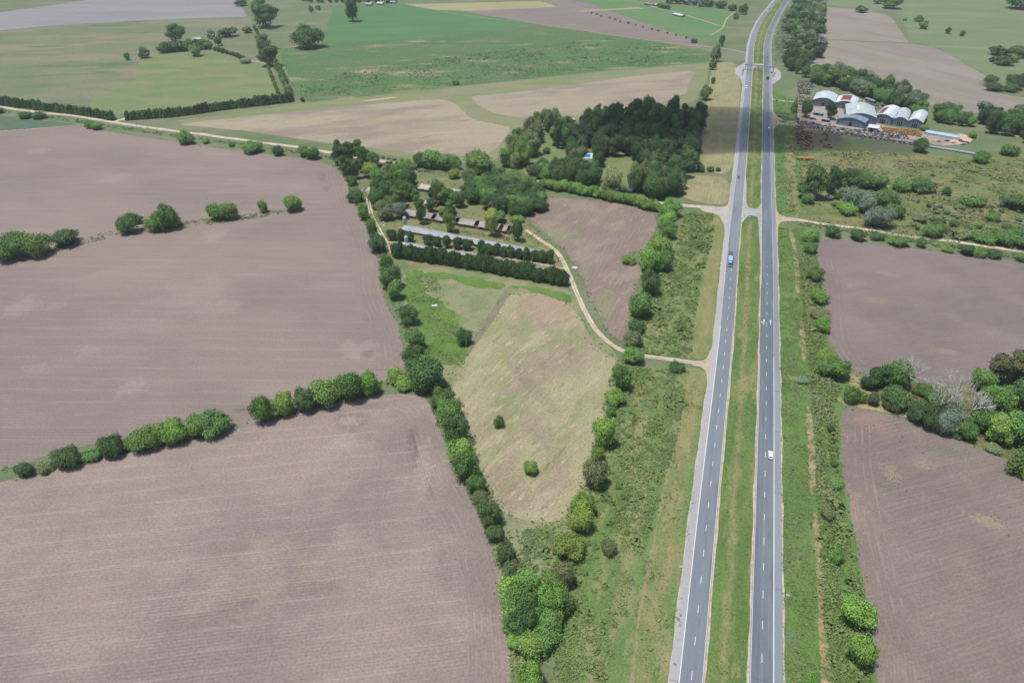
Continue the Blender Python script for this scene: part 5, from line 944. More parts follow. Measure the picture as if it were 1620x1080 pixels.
def vault_hangar(fl, fr, depth, eave, rise, label, roof, red=(), pale=(), group=None):
    a, b = G(*fl), G(*fr); w = (b-a).length; rz = math.atan2(b.y-a.y, b.x-a.x)
    t = empty('curved_roof_shed', a, rz); tag(t, label, 'shed', group or 'curved-roof sheds of the scrapyard')
    n = 14; arc = [(w*i/n, eave+rise*math.sin(math.pi*i/n)) for i in range(n+1)]
    for nm, y in (('front_wall', .0), ('rear_wall', depth)):
        v = []; th = .25 if y == 0 else -.25
        for dy in (0, th):
            v += [(0, y+dy, 0), (w, y+dy, 0)]+[(x, y+dy, z-.12) for x, z in arc[::-1]]
        m = len(v)//2; f = [tuple(range(m)), tuple(range(2*m-1, m-1, -1))]+[(i, m+i, m+(i+1) % m, (i+1) % m) for i in range(m)]
        mesh_obj(nm, v, f, WALLG, t)
    for x in (0.15, w-.15): bevel_box('side_wall', (x, depth/2, eave/2-.1), (.25, depth-.6, eave-.1), WALLG, t)
    v = []
    for y in (-.7, depth+.5):
        for x, z in arc: v.append((x, y, z))
        for x, z in arc: v.append((x, y, z-.1))
    k = n+1; f = []
    for i in range(n): f += [(i, i+1, 2*k+i+1, 2*k+i), (k+i+1, k+i, 3*k+i, 3*k+i+1), (i+1, i, k+i, k+i+1), (2*k+i, 2*k+i+1, 3*k+i+1, 3*k+i)]
    f += [(0, 2*k, 3*k, k), (n, k+n, 3*k+n, 2*k+n)]
    o = mesh_obj('roof', v, f, roof, t)
    def patch(nm, i0, i1, y0, y1, m):
        v = [(x, y, z+.06) for y in (y0*depth, y1*depth) for x, z in arc[i0:i1+1]]; q = i1-i0+1; mesh_obj(nm, v, [(i, i+1, q+i+1, q+i) for i in range(q-1)], m, o)
    for p in red: patch('rusty_panel', *p, RED)
    for p in pale: patch('skylight', *p, GLASS)
    for i in range(1, 7):
        x = w*i/7; z = eave+rise*math.sin(math.pi*x/w)-.3; bevel_box('pillar', (x, -.12, z/2), (.35, .2, z), PILLAR, t)
    bevel_box('door', (w*.5, -.09, 2.1), (4.6, .14, 4.2), DOORD, t)
    return t
vault_hangar((1284, 166), (1319, 170), 33, 5.6, 3.4, 'curved white-roofed shed, leftmost at the highway yard', R_WHITE)
vault_hangar((1319.4, 170), (1353, 174), 31, 5.2, 3., 'curved shed with a large red roof patch', R_WHITE, [(3, 9, .15, .9)], [(0, 2, .05, .95), (10, 12, .05, .9)])
vault_hangar((1336, 194), (1384, 198.5), 44, 7.6, 3.2, 'large pale-roofed curved shed in the middle of the yard', roofmat('roof_faded', C(204, 214, 214), C(182, 196, 200), C(206, 200, 180), .5, 1.8), (), [(5, 6, .3, .7)])
vault_hangar((1322, 197), (1367, 204), 16, 5.8, 3., 'lower grey curved shed in front of the large one', R_GREY)
vault_hangar((1381, 193.5), (1409, 198), 42, 7, 2.6, 'narrow curved shed with a dark red roof stripe', R_WHITE, [(1, 5, .1, .75)], [(6, 10, .1, .95)])
vault_hangar((1410.6, 198), (1433, 201), 40, 6.4, 2.6, 'curved shed with a patched roof, second from the right', roofmat('roof_patched', C(206, 214, 218), C(176, 188, 198), C(160, 140, 140), .6, 1.8), [(0, 2, .3, .9)])
vault_hangar((1433.5, 201), (1457, 204.5), 40, 6.2, 3., 'curved white-roofed shed at the right end of the row', R_WHITE, (), [(4, 9, .1, .6)])
def barn(pA, pB, w, hw, hr, label, roof, wall, name='barn', group=None, door=False, holes=0, cat='barn'):
    """long gabled building whose near long side runs from pA to pB"""
    a, b = G(*pA), G(*pB); L = (b-a).length; rz = math.atan2(b.y-a.y, b.x-a.x); t = empty(name, a, rz); tag(t, label, cat, group)
    for nm, y, th in (('wall', .15, .3), ('wall', w-.15, .3)): bevel_box(nm, (L/2, y, hw/2), (L, th, hw), wall, t)
    for x in (.15, L-.15):
        v = [(x-.13, .3, 0), (x-.13, w-.3, 0), (x-.13, w-.3, hw), (x-.13, w/2, hr-.15), (x-.13, .3, hw)]; v += [(x+.13, q[1], q[2]) for q in v]
        mesh_obj('gable_wall', v, [(0, 4, 3, 2, 1), (5, 6, 7, 8, 9)]+[(i, (i+1) % 5, 5+(i+1) % 5, 5+i) for i in range(5)], wall, t)
    nseg = max(1, int(L/3)); v = []; f = []
    for i in range(nseg+1):
        x = -.5+(L+1)*i/nseg; sg = random.uniform(-.12, .12) if holes else 0
        for (y, z) in ((-.6, hw-.1), (w/2, hr), (w+.6, hw-.1)): v += [(x, y, z+sg), (x, y, z+sg-.12)]
    for i in range(nseg):
        k = i*6
        if holes and random.random() < holes*.25: continue
        if not (holes and random.random() < holes*.15): f += [(k, k+6, k+8, k+2), (k+1, k+3, k+9, k+7), (k, k+1, k+7, k+6)]
        f += [(k+2, k+8, k+10, k+4), (k+3, k+5, k+11, k+9), (k+4, k+10, k+11, k+5)]
    mesh_obj('roof', v, f, roof, t)
    if door: bevel_box('door', (L*.35, -.06, hw*.42), (3.4, .14, hw*.84), DOORD, t)
    for i in range(int(L/6)): bevel_box('window' if not holes else 'opening', (3+i*6, -.02, hw*.6), (2.6, .1, hw*.35), DOORD, t) if not door else None
    return t
barn((635, 343), (806, 371), 9, 2.4, 4.2, 'long old brown-roofed barn with sagging roof', R_BARN, BRICK, holes=.35, group='old poultry barns')
barn((636, 367), (864, 411), 7.5, 2., 3.3, 'long low barn with pale and bluish roof between the windbreaks', R_BLUE, CONC, group='old poultry barns')
barn((634, 393), (893, 443), 6.5, 2., 3.0, 'long bluish-roofed barn hidden behind the lower windbreak', R_BLUE, CONC, group='old poultry barns')
barn((662, 302), (736, 314), 9, 2.3, 4.0, 'broken pale-roofed barn farthest back above the farm', R_PALE, BRICK, holes=.3, group='old poultry barns')
barn((672, 326), (690, 329), 8, 2.2, 3.6, 'short ruined barn piece with orange soil in front', R_PALE, BRICK, holes=.2, group='old poultry barns')
barn((1372, 208), (1388, 210), 8, 4.2, 6.2, 'small pale gabled hut with a dark doorway', R_WHITE, PILLAR, name='hut', door=True, cat='hut')
barn((1286, 182), (1300, 184), 6, 2.8, 3.8, 'low grey shack between the curved sheds and the trees', R_GREY, CONC, name='shack', door=True, cat='shack')
barn((1299, 192), (1310, 194), 4, 2.6, 3.4, 'tiny lean-to shack with grey roof in the yard', R_GREY, TIMBER, name='shack', door=True, cat='shack')
barn((1281, 189), (1289, 190), 4, 2.4, 3.2, 'tiny white-roofed shack at the yard corner', R_PALE, CONC, name='shack', door=True, cat='shack')
barn((1368, 159), (1381, 164), 4, 2.6, 3.2, 'long low shed under the trees behind the curved sheds', R_GREY, TIMBER, name='shack', door=True, cat='shack')
barn((306, 66), (318, 65.5), 9, 3.2, 5.2, 'far farmhouse with pale roof inside its tree belt', R_PALE, CONC, name='farmhouse', door=True, cat='house')
barn((1018, 8), (1032, 10), 10, 3.2, 5.2, 'far farm shed with a violet-grey roof', roofmat('roof_violet', C(150, 140, 158), C(130, 122, 138)), CONC, name='farm_shed', door=True, cat='shed')
barn((1034, 10), (1048, 12), 9, 3.2, 4.8, 'far white-roofed shed beside the violet-grey one', R_PALE, CONC, name='farm_shed', door=True, cat='shed')
barn((1064, 25), (1078, 28), 9, 3, 4.6, 'white shed alone beside the far farm path', R_WHITE, CONC, name='farm_shed', door=True, cat='shed')
for i, (x, y, l) in enumerate([(578, 9, 'left far white house at the top edge'), (596, 8, 'second far white house at the top edge'), (616, 6, 'right far grey-roofed house at the top edge')]): barn((x, y), (x+9, y+.5), 9, 3, 5, l, [R_PALE, R_WHITE, R_GREY][i], CONC, name='farmhouse', door=True, cat='house')
barn((889, 219), (897, 220), 6, 3, 4.5, 'small white-roofed house hidden in the park trees', R_PALE, CONC, name='house', door=True, cat='house')
barn((904, 192), (909, 192.3), 4, 2., 2.8, 'white-roofed hut at the back of the park', R_PALE, CONC, name='house', door=True, cat='house')
barn((801, 318), (808, 320), 8, 3, 8.6, 'white-roofed house half buried in the domed copse', R_PALE, CONC, name='house', door=True, cat='house')

def silo(px, label):
    p = G(*px); t = empty('feed_silo', p); tag(t, label, 'silo', 'feed silos of the farm'); m = plain('silo_sheet', C(176, 200, 206), .45, .1)
    n = 16; prof = [(.25, 1.2), (1.4, 3.), (1.4, 5.6), (1.2, 6.3), (.35, 7.2), (.0, 7.3)]; v = []; f = []
    for r, z in prof: v += [(r*math.cos(2*math.pi*j/n), r*math.sin(2*math.pi*j/n), z) for j in range(n)]
    for i in range(len(prof)-1): f += [(i*n+j, i*n+(j+1) % n, (i+1)*n+(j+1) % n, (i+1)*n+j) for j in range(n)]
    mesh_obj('tank', v, f, m, t)
    for j in range(4):
        a = j*math.pi/2+.7; tv, tf = tube_geo([((1.3*math.cos(a), 1.3*math.sin(a), 0), (1.3*math.cos(a), 1.3*math.sin(a), 3.2), .09, .09)]); mesh_obj('leg', tv, tf, PILLAR, t)
silo((641, 357), 'pale blue feed silo beside the upper farm windbreak'); silo((643.5, 388), 'pale blue feed silo at the head of the lower windbreak')
def pole(px, h, label, arms=1):
    p = G(*px); t = empty('power_pole', p, .4); tag(t, label, 'pole', 'poles'); tv, tf = tube_geo([((0, 0, 0), (0, 0, h), .17, .11)], 8); mesh_obj('post', tv, tf, CONC, t)
    for k in range(arms): bevel_box('crossarm', (0, 0, h-.5-k*.9), (2.2, .12, .12), TIMBER, t)
pole((772, 281), 11, 'pole standing where the farm drive leaves the dirt road', 2); pole((658, 263), 9, 'pole beside the dirt road at the left of the farm'); pole((1246, 111), 10, 'pole behind the right bus bay')
pole((218, 205), 8, 'left pole of the two beside the long dirt road'); pole((145, 192), 8, 'pole opposite the paddock gate'); pole((1278, 356), 8, 'pole beside the white track right of the highway')
# swimming pool
t = empty('swimming_pool', G(926, 247), -.05); tag(t, 'blue swimming pool with a white paved surround in the park', 'swimming pool')
import bmesh
v = [(-7, -7, .3), (7, -7, .3), (7, 7, .3), (-7, 7, .3), (-4.6, -4, .3), (4.6, -4, .3), (4.6, 4.6, .3), (-4.6, 4.6, .3)]; v += [(a, b_, 0) for a, b_, c_ in v[:4]]+[(a, b_, -.4) for a, b_, c_ in v[4:8]]
mesh_obj('surround', v, [(0, 1, 5, 4), (1, 2, 6, 5), (2, 3, 7, 6), (3, 0, 4, 7), (0, 8, 9, 1), (1, 9, 10, 2), (2, 10, 11, 3), (3, 11, 8, 0), (4, 5, 13, 12), (5, 6, 14, 13), (6, 7, 15, 14), (7, 4, 12, 15)], plain('pool_paving', C(222, 222, 226), .7), t)
WAT = NB('pool_water', .15, .5); WAT = WAT.out(C(34, 142, 214)); mesh_obj('water', [(-4.6, -4, .18), (4.6, -4, .18), (4.6, 4.6, .18), (-4.6, 4.6, .18)], [(0, 1, 2, 3)], WAT, t)
# footbridge over the highway
a, bq = G(1179, 111), G(1222.5, 115.5); L = (bq-a).length; rz = math.atan2(bq.y-a.y, bq.x-a.x); t = empty('footbridge', a, rz); tag(t, 'slim pale footbridge crossing both carriageways near the bus bays', 'footbridge')
bevel_box('deck', (L/2, 0, 6.1), (L+4, 1.5, .35), CONC, t)
for y in (-.75, .75): bevel_box('railing', (L/2, y, 6.9), (L+4, .09, .9), PILLAR, t)
for x in (0, L*.46, L): bevel_box('pier', (x, 0, 2.95), (.7, .7, 5.9), CONC, t)
for x, s_ in ((-2.5, 1), (L+2.5, 1)):
    v = []; f = []
    for q, (yy, z) in enumerate(((0, 6.2), (-12, 0))): v += [(x-.8, yy, z), (x+.8, yy, z), (x-.8, yy, z-.35), (x+.8, yy, z-.35)]
    mesh_obj('staircase', v, [(0, 4, 5, 1), (2, 3, 7, 6), (0, 2, 6, 4), (1, 5, 7, 3), (0, 1, 3, 2), (4, 6, 7, 5)], CONC, t)
for px, l in [((1246, 942), 'small white drain head on the right verge, lower'), ((1077, 897), 'small white drain head on the left verge, lower'), ((1226.5, 160), 'small white box beside the upper yard drive'), ((1227.5, 235), 'small white box on the verge below the yard entrance')]:
    tag(bevel_box('drain_head', G(*px)+Vector((0, 0, .25)), (1.3, .9, .5), cols_w if False else CONC, bev=.05), l, 'drain head')
# ------------------------------------------------------------------ vehicles
TYRE = plain('tyre', (.02, .02, .02, 1), .9); WINDOW = plain('window_glass', (.02, .025, .03, 1), .15, var=0); CHROME = plain('wheel_rim', (.5, .5, .5, 1), .4, .6); LAMPW = plain('headlight_glass', (.8, .8, .75, 1), .2, var=0); LAMPR = plain('tail_light', (.4, .02, .02, 1), .3, var=0)
def hull(name, prof, w, mat, parent, taper=.12, zt=1.0):
    """side profile (x along, z) swept across the width, drawn in towards the top"""
    v = []; n = len(prof)
    for s_ in (-1, 1):
        for x, z in prof: v.append((s_*(w/2-(taper if z > zt else 0)), x, z))
    f = [tuple(range(n)), tuple(range(2*n-1, n-1, -1))]+[(i, n+i, n+(i+1) % n, (i+1) % n) for i in range(n)]
    return mesh_obj(name, v, f, mat, parent)
def wheel(parent, x, y, r=.33, w=.24):
    v, f = tube_geo([((x-w/2, y, r), (x+w/2, y, r), r, r)], 14); f.append(tuple(range(14))[::-1]); o = mesh_obj('wheel', v, f, TYRE, parent)
    v, f = tube_geo([((x-w/2-.01, y, r), (x+w/2+.01, y, r), r*.55, r*.55)], 10); f.append(tuple(range(10))[::-1]); mesh_obj('rim', v, f, CHROME, o)
def car(px, line, label, paint, L=4.4, Wd=1.78, van=False, flip=False, lane=None):
    p = G(*px); i = min(range(1, len(line)-1), key=lambda i: (line[i]-p).length); d = (line[i+1]-line[i-1]).normalized()
    if flip: d = -d
    t = empty('van' if van else 'car', (p.x, p.y, ZM+.01), math.atan2(d.y, d.x)-math.pi/2); tag(t, label, 'van' if van else 'car'); h = L/2
    m = plain('car_paint', paint, .3, var=.02); m.node_tree.nodes['Principled BSDF'].inputs['Coat Weight'].default_value = .6
    top = 2.1 if van else 1.42
    hull('body', [(-h, .35), (-h, .85), (-h+.1, .98), (h-1.1, .98) if not van else (h-.9, 1.15), (h-.15, .82), (h, .65), (h, .3)], Wd, m, t, 0)
    hull('cabin_glass', [(-h+.25, .97), (-h+.6, top-.05), (h-2.1 if not van else h-1.5, top-.05), (h-1.15 if not van else h-.75, .97)], Wd-.1, WINDOW, t, .14, 1.1)
    hull('roof', [(-h+.55, top-.06), (-h+.75, top), (h-2.2 if not van else h-1.6, top), (h-2.0 if not van else h-1.4, top-.06)], Wd-.26, m, t, .05, top-.02)
    for s_ in (-1, 1):
        for y in (-h+.8, h-.85): wheel(t, s_*(Wd/2-.1), y)
        bevel_box('headlight', (s_*(Wd/2-.3), h-.03, .68), (.38, .12, .16), LAMPW, t); bevel_box('tail_light', (s_*(Wd/2-.22), -h+.01, .8), (.28, .1, .2), LAMPR, t); bevel_box('side_mirror', (s_*(Wd/2+.08), h-1.5, 1.02), (.18, .12, .13), m, t)
    return t
car((1218.3, 722), refR, 'white car driving away on the near right carriageway', (.85, .86, .86, 1), 4.7, 1.85)
car((1216.3, 206), refR, 'white van driving away near the yard entrance', (.85, .87, .88, 1), 6.0, 2.1, van=True)
car((1168.2, 282), refL, 'small dark car coming down the left carriageway', (.10, .13, .17, 1), 4.2, 1.75, flip=True)
car((1180.3, 139.5), refL, 'white van on the left carriageway below the bus bay', (.85, .87, .88, 1), 6.5, 2.1, van=True, flip=True)
car((1214.3, 19), refL, 'white car on the far bend of the left carriageway', (.85, .86, .86, 1), 5, 1.9, flip=True); car((1217.5, 15), refL, 'dark car just beyond the white one on the far bend', (.06, .07, .09, 1), flip=True); car((1226.3, 6), refL, 'dark car farthest away on the left carriageway', (.06, .07, .09, 1), flip=True)
car((1216.8, 58), refR, 'white car on the right carriageway where the bend begins', (.85, .86, .86, 1)); car((1213.9, 91.5), refR, 'dark car beyond the footbridge on the right carriageway', (.05, .06, .08, 1)); car((1247.2, 1.5), refR, 'dark car at the top edge on the right carriageway', (.05, .06, .08, 1)); car((1220.2, 116), refR, 'dark car parked under the right end of the footbridge', (.06, .07, .07, 1))
def truck(px, line, label, cab, load, tail, Ls, flip=False):
    p = G(*px); i = min(range(1, len(line)-1), key=lambda i: (line[i]-p).length); d = (line[i+1]-line[i-1]).normalized()
    if flip: d = -d
    t = empty('truck', (p.x, p.y, ZM+.01), math.atan2(d.y, d.x)-math.pi/2); tag(t, label, 'truck'); w = 2.5
    y = Ls/2; mc = plain('truck_cab_paint', cab, .35, var=.03); ml = plain('truck_load', load, .6, var=.1); mt = plain('truck_tarp', tail, .85, var=.15)
    c_ = hull('cab', [(y-2.2, .7), (y-2.2, 3.0), (y-.6, 3.0), (y-.12, 1.7), (y, .6)], w, mc, t, .1, 2.)
    bevel_box('windscreen', (0, y-.28, 2.25), (w-.5, .12, .9), WINDOW, t).rotation_euler = (.32, 0, 0)
    bevel_box('sunroof', (0, y-1.3, 3.05), (1.4, 1.0, .1), GLASS, t)
    bevel_box('chassis', (0, -1, .95), (1.1, Ls-2.6, .3), TYRE, t)
    y1 = y-2.7; l1 = (Ls-2.9)*.45; l2 = (Ls-2.9)*.47
    bevel_box('cargo_box', (0, y1-l1/2, 2.3), (w, l1, 2.3), ml, t, bev=.05); bevel_box('trailer', (0, y1-l1-.5-l2/2, 1.9), (w, l2, 1.6), mt, t, bev=.05)
    for s_ in (-1, 1):
        for yy in (y-1., y1-l1+1.2, y1-l1-.1+0, -Ls/2+1.2, -Ls/2+2.5): wheel(t, s_*1.08, yy, .5, .3)
        bevel_box('headlight', (s_*.95, y+.0, .9), (.4, .1, .22), LAMPW, t)
truck((1154.7, 413), refL, 'truck with pale blue boxes and grey trailer on the left carriageway', C(150, 190, 205), C(150, 205, 225), C(92, 94, 100), 18.5, True)
truck((1214.2, 125), refR, 'short truck stopped near the right bus bay', C(190, 185, 180), C(168, 150, 150), C(80, 70, 72), 13)
# ------------------------------------------------------------------ scrapyard
YEL = plain('machine_yellow', C(176, 138, 78), .6, var=.3); RUSTM = plain('rust', C(128, 84, 62), .9, var=.3)
def machine(p, rz, mat, label, group, s=1.):
    t = empty('old_digger', p, rz, (s, s, s)); tag(t, label, 'digger', group)
    bevel_box('body', (0, -.5, 1.35), (1.9, 3.2, 1.1), mat, t, bev=.12); bevel_box('cab', (0, .5, 2.4), (1.5, 1.4, 1.3), WINDOW, t, bev=.08); bevel_box('cab_roof', (0, .5, 3.1), (1.65, 1.6, .14), mat, t)
    for x in (-1.05, 1.05):
        for y in (-1.5, 1.3): wheel(t, x, y, .75, .5)
    for x in (-.7, .7):
        v, f = tube_geo([((x, .8, 1.9), (x, 2.6, 2.3), .14, .12), ((x, 2.6, 2.3), (x, 3.4, .8), .12, .1)]); mesh_obj('boom', v, f, mat, t)
    hull('bucket', [(3.2, .3), (3.2, 1.1), (3.5, 1.2), (4.1, .25)], 2.2, RUSTM, t, 0)
    return t
m0 = machine(G(1268, 220), .3, YEL, 'yellow digger in the very middle of the crowded pack at the yard mouth', 'old yellow diggers packed at the yard mouth')
def copy_thing(src, loc, rz, label, group=None, mats=None, sc=None):
    r = src.copy(); COL.objects.link(r); r.location = loc; r.rotation_euler = (0, 0, rz); r['label'] = label
    if group: r['group'] = group
    if sc: r.scale = (sc, sc, sc)
    for ch in src.children:
        c = ch.copy(); COL.objects.link(c); c.parent = r
        if mats and ch.name.split('.')[0] in mats: c.material_slots[0].link = 'OBJECT'; c.material_slots[0].material = mats[ch.name.split('.')[0]]
        for g in ch.children: d_ = g.copy(); COL.objects.link(d_); d_.parent = c
    return r
for k_, (x, y) in enumerate(sorted([(1263, 213), (1270, 211), (1276, 214), (1264, 222), (1272, 224), (1279, 219), (1268, 230), (1274, 230), (1281, 226), (1266, 218), (1277, 232), (1262, 205), (1269, 203)])): copy_thing(m0, G(x, y), random.uniform(0, 6), 'yellow digger, '+ORD[k_]+' from the left edge of the crowded pack at the yard mouth', 'old yellow diggers packed at the yard mouth', sc=random.uniform(.8, 1.2))
for x, y, w_ in [(1303, 213, 'farthest'), (1308, 217, 'rightmost'), (1306, 222, 'nearest'), (1298, 225, 'leftmost')]: copy_thing(m0, G(x, y), random.uniform(0, 6), w_+' yellow digger in the small group right of the crowded pack', 'diggers of the small group beside the pack', sc=random.uniform(.8, 1.1))
q = copy_thing(m0, G(1311, 234), 1.2, 'lone yellow digger on the grass below the yard', sc=1.25); del q['group']
tv, tf = tube_geo([((-7, 0, 1.4), (7, 0, 1.4), 1.4, 1.4)], 16); tf.append(tuple(range(16))[::-1]); o = empty('storage_tank', G(1273, 253), -.15); tag(o, 'long yellow tank lying on the grass beside the highway', 'tank'); mesh_obj('shell', tv, tf, YEL, o)
for x in (-4, 4): bevel_box('cradle', (x, 0, .3), (.5, 2.4, .6), CONC, o)
# wrecks and junk
wk = car((1290, 200), refR, 'old car wreck standing among the scrap of the yard', (.3, .3, .3, 1)); wk.name = 'car_wreck'; wk['category'] = 'wreck'; wk['group'] = 'car wrecks of the scrapyard'; wk.location = G(1290, 200)
CN = ['slate blue', 'red', 'light grey', 'charcoal', 'teal', 'tan', 'white']
cols = [plain('wreck_paint', c_, .6, var=.2) for c_ in (C(90, 110, 130), C(128, 78, 66), C(160, 158, 154), C(60, 66, 70), C(90, 126, 124), C(150, 124, 92), C(214, 214, 210))]
zones = [((1285, 196), (1320, 203), 12), ((1322, 206), (1372, 215), 20), ((1392, 210), (1432, 220), 18), ((1264, 146), (1282, 150), 8), ((1262, 128), (1290, 140), 14), ((1253, 165), (1275, 172), 8), ((1266, 192), (1290, 198), 8), ((1372, 170), (1390, 178), 6), ((1480, 222), (1530, 230), 9), ((1256, 175), (1264, 192), 4)]
ZN = ['in front of the low curved shed', 'between the pipe row and the low curved shed', 'in front of the orange racks', 'left of the leftmost curved shed', 'under the trees at the top of the yard', 'between the highway and the sheds', 'at the mouth of the yard', 'behind the curved sheds', 'on the verge below the sand apron', 'by the yard fence']
for zi, (p0, p1, n_) in enumerate(zones):
    xs_ = sorted(random.uniform(p0[0], p1[0]) for k in range(n_))
    for k in range(n_):
        m = random.choice(cols); p = G(xs_[k], random.uniform(p0[1], p1[1])); copy_thing(wk, p, random.uniform(0, 6), CN[cols.index(m)]+' scrapped car, '+ORD[k]+' from left, '+ZN[zi], 'scrapped cars '+ZN[zi], {'body': m, 'roof': m}, random.uniform(.75, 1.1))
wk['label'] = 'pale grey scrapped car nearest the low curved shed'; del wk['group']
def heap(name, px, n, size, mats, label, flat=.5):
    P = [G(*p) for p in px]; xs = [p.x for p in P]; ys = [p.y for p in P]; V = []; Fc = []; mi = []
    cube = np.array([(-1, -1, -1), (1, -1, -1), (1, 1, -1), (-1, 1, -1), (-1, -1, 1), (1, -1, 1), (1, 1, 1), (-1, 1, 1)])*.5; cf = [(0, 3, 2, 1), (4, 5, 6, 7), (0, 1, 5, 4), (1, 2, 6, 5), (2, 3, 7, 6), (3, 0, 4, 7)]
    k = 0
    while k < n:
        x, y = random.uniform(min(xs), max(xs)), random.uniform(min(ys), max(ys))
        if not inside(x, y, P): k += 1; continue
        s_ = size*np.array([random.uniform(.3, 1.6), random.uniform(.2, .8), random.uniform(.15, .8)*flat*2]); a = random.uniform(0, 3.14); ca, sa = math.cos(a), math.sin(a)
        c_ = cube*s_; c_ = np.stack([c_[:, 0]*ca-c_[:, 1]*sa+x, c_[:, 0]*sa+c_[:, 1]*ca+y, c_[:, 2]+c_[:, 0]*random.uniform(-.3, .3)+s_[2]*.5+.1], 1)
        b0 = len(V); V += c_.tolist(); Fc += [tuple(b0+i for i in q) for q in cf]; mi += [random.randrange(len(mats))]*6; k += 1
    o = mesh_obj(name, V, Fc, mats); o.data.polygons.foreach_set('material_index', mi); tag(o, label, kind='stuff')
JM = [RUSTM, cols[0], cols[2], TYRE, YEL, CONC, cols[4], DOORD]
heap('scrap_metal', [(1258, 190), (1300, 198), (1340, 204), (1436, 212), (1436, 221), (1330, 214), (1290, 206), (1262, 204)], 2600, 1.3, JM, 'rusty scrap metal strewn along the yard')
heap('scrap_metal', [(1260, 126), (1290, 132), (1282, 148), (1262, 150)], 700, 1.2, JM, 'scrap strewn at the top of the yard')
heap('scrap_metal', [(1260, 150), (1284, 156), (1284, 176), (1260, 180)], 500, 1.2, JM, 'scrap strewn left of the curved sheds')
heap('scrap_metal', [(1260, 206), (1284, 208), (1286, 236), (1264, 238)], 700, 1.3, [RUSTM, YEL, DOORD, CONC], 'rusty scrap around the yellow diggers')
heap('scrap_metal', [(1355, 150), (1390, 160), (1400, 172), (1380, 174)], 300, 1.2, JM, 'scrap strewn behind the curved sheds')
heap('white_debris', [(1310, 206), (1340, 212), (1420, 224), (1450, 229), (1450, 231), (1420, 227), (1340, 215), (1310, 209)], 1100, 1.0, [cols[6], PILLAR, CONC, DOORD], 'white broken slabs in the line below the yard')
heap('orange_racks', [(1394, 202), (1450, 207), (1458, 212), (1456, 217), (1400, 210)], 1300, 2.0, [plain('rack_orange', C(160, 118, 62), .8, var=.25), RUSTM, YEL], 'stacked orange steel beams', .3)
heap('barn_rubble', [(724, 362), (765, 370), (765, 376), (724, 366)], 260, .6, [BRICK, CONC, TIMBER], 'brick rubble in front of the old barn')
heap('barn_rubble', [(784, 372), (806, 376), (806, 382), (784, 378)], 200, .6, [BRICK, TIMBER, RUSTM], 'rubble at the right end of the old barn')
heap('farm_litter', [(601, 350), (612, 353), (612, 360), (602, 358)], 30, 1.2, [cols[6], CONC], 'white litter beside the farm track')
heap('farm_litter', [(572, 300), (582, 301), (582, 305), (572, 304)], 30, 1.2, [cols[6], CONC], 'white litter beside the turning place')
heap('farm_litter', [(606, 294), (740, 318), (740, 330), (606, 320)], 90, 1.3, [cols[6], CONC, PILLAR, TIMBER], 'pale litter among the farm trees')
# long blue pipes, pale pipe row, fallen blocks, ruined rows
PIPE = plain('pipe_blue', C(166, 196, 210), .5, var=.15); a, b_ = G(1461, 212), G(1518, 222); d = (b_-a).normalized(); n_ = Vector((-d.y, d.x, 0))
for k in range(12):
    r_ = .62; o_ = n_*(k % 6)*1.4+Vector((0, 0, r_+.1+(k//6)*1.1)); p, q = a+o_+d*random.uniform(0, 2), b_+o_-d*random.uniform(0, 3); tv, tf = tube_geo([(p[:], q[:], r_, r_)], 10); tf.append(tuple(range(10))[::-1])
    o = mesh_obj('long_pipe', tv, tf, PIPE); tag(o, '%s pale blue pipe from the front, %s layer of the stack by the sand apron' % (ORD[k % 6], ['lower', 'upper'][k//6]), 'pipe', 'pale blue pipes stacked by the sand apron')
a, b_ = G(1450, 230), G(1541, 245); d = (b_-a).normalized(); tv, tf = tube_geo([(a[:2]+(1.,), b_[:2]+(1.,), 1., 1.)], 12); tf.append(tuple(range(12))[::-1]); tag(mesh_obj('long_pipe', tv, tf, PILLAR), 'single long grey pipe lying below the yard, right end', 'pipe')
a, b_ = G(1310, 210), G(1450, 230); L = (b_-a).length; t = empty('low_wall', a, math.atan2(b_.y-a.y, b_.x-a.x)); tag(t, 'long low dark wall edged with white slabs below the yard', 'wall'); bevel_box('footing', (L/2, 1.4, .7), (L, .8, 1.4), plain('wall_mossy', C(84, 90, 80), .9, var=.2), t)
for x in np.arange(2, L, 4.2): bevel_box('slab', (x, .2, .8+random.uniform(-.2, .2)), (random.uniform(.8, 2.6), .8, random.uniform(.4, .9)), random.choice([cols[6], PILLAR, CONC]), t, random.uniform(-.2, .2))
for px, s_, l in [((1394, 297), (9, 5, 1.2), 'larger fallen white block at the start of the ruined rows'), ((1397, 305), (7, 3, .9), 'smaller fallen white block below the larger one'), ((1401, 325), (6, 3, 1.), 'fallen white block low in the thicket'), ((1384, 283), (1.2, 1., 3), 'white upright stump in the scrubland thicket'), ((687.5, 484), (3.2, 1.8, .5), 'white sheet lying on the lush grass'), ((909, 425), (3.4, 2.4, .9), 'white trough beside the curving farm track'), ((596, 291), (4, 2.4, 1.4), 'white cabin roof beside the turning place'), ((668, 292), (2, 1.4, .6), 'pale box among the farm trees')]:
    tag(bevel_box('white_block', G(*px)+Vector((0, 0, s_[2]/2)), s_, cols[6], rz=random.uniform(-.4, .3), bev=.06), l, 'block')
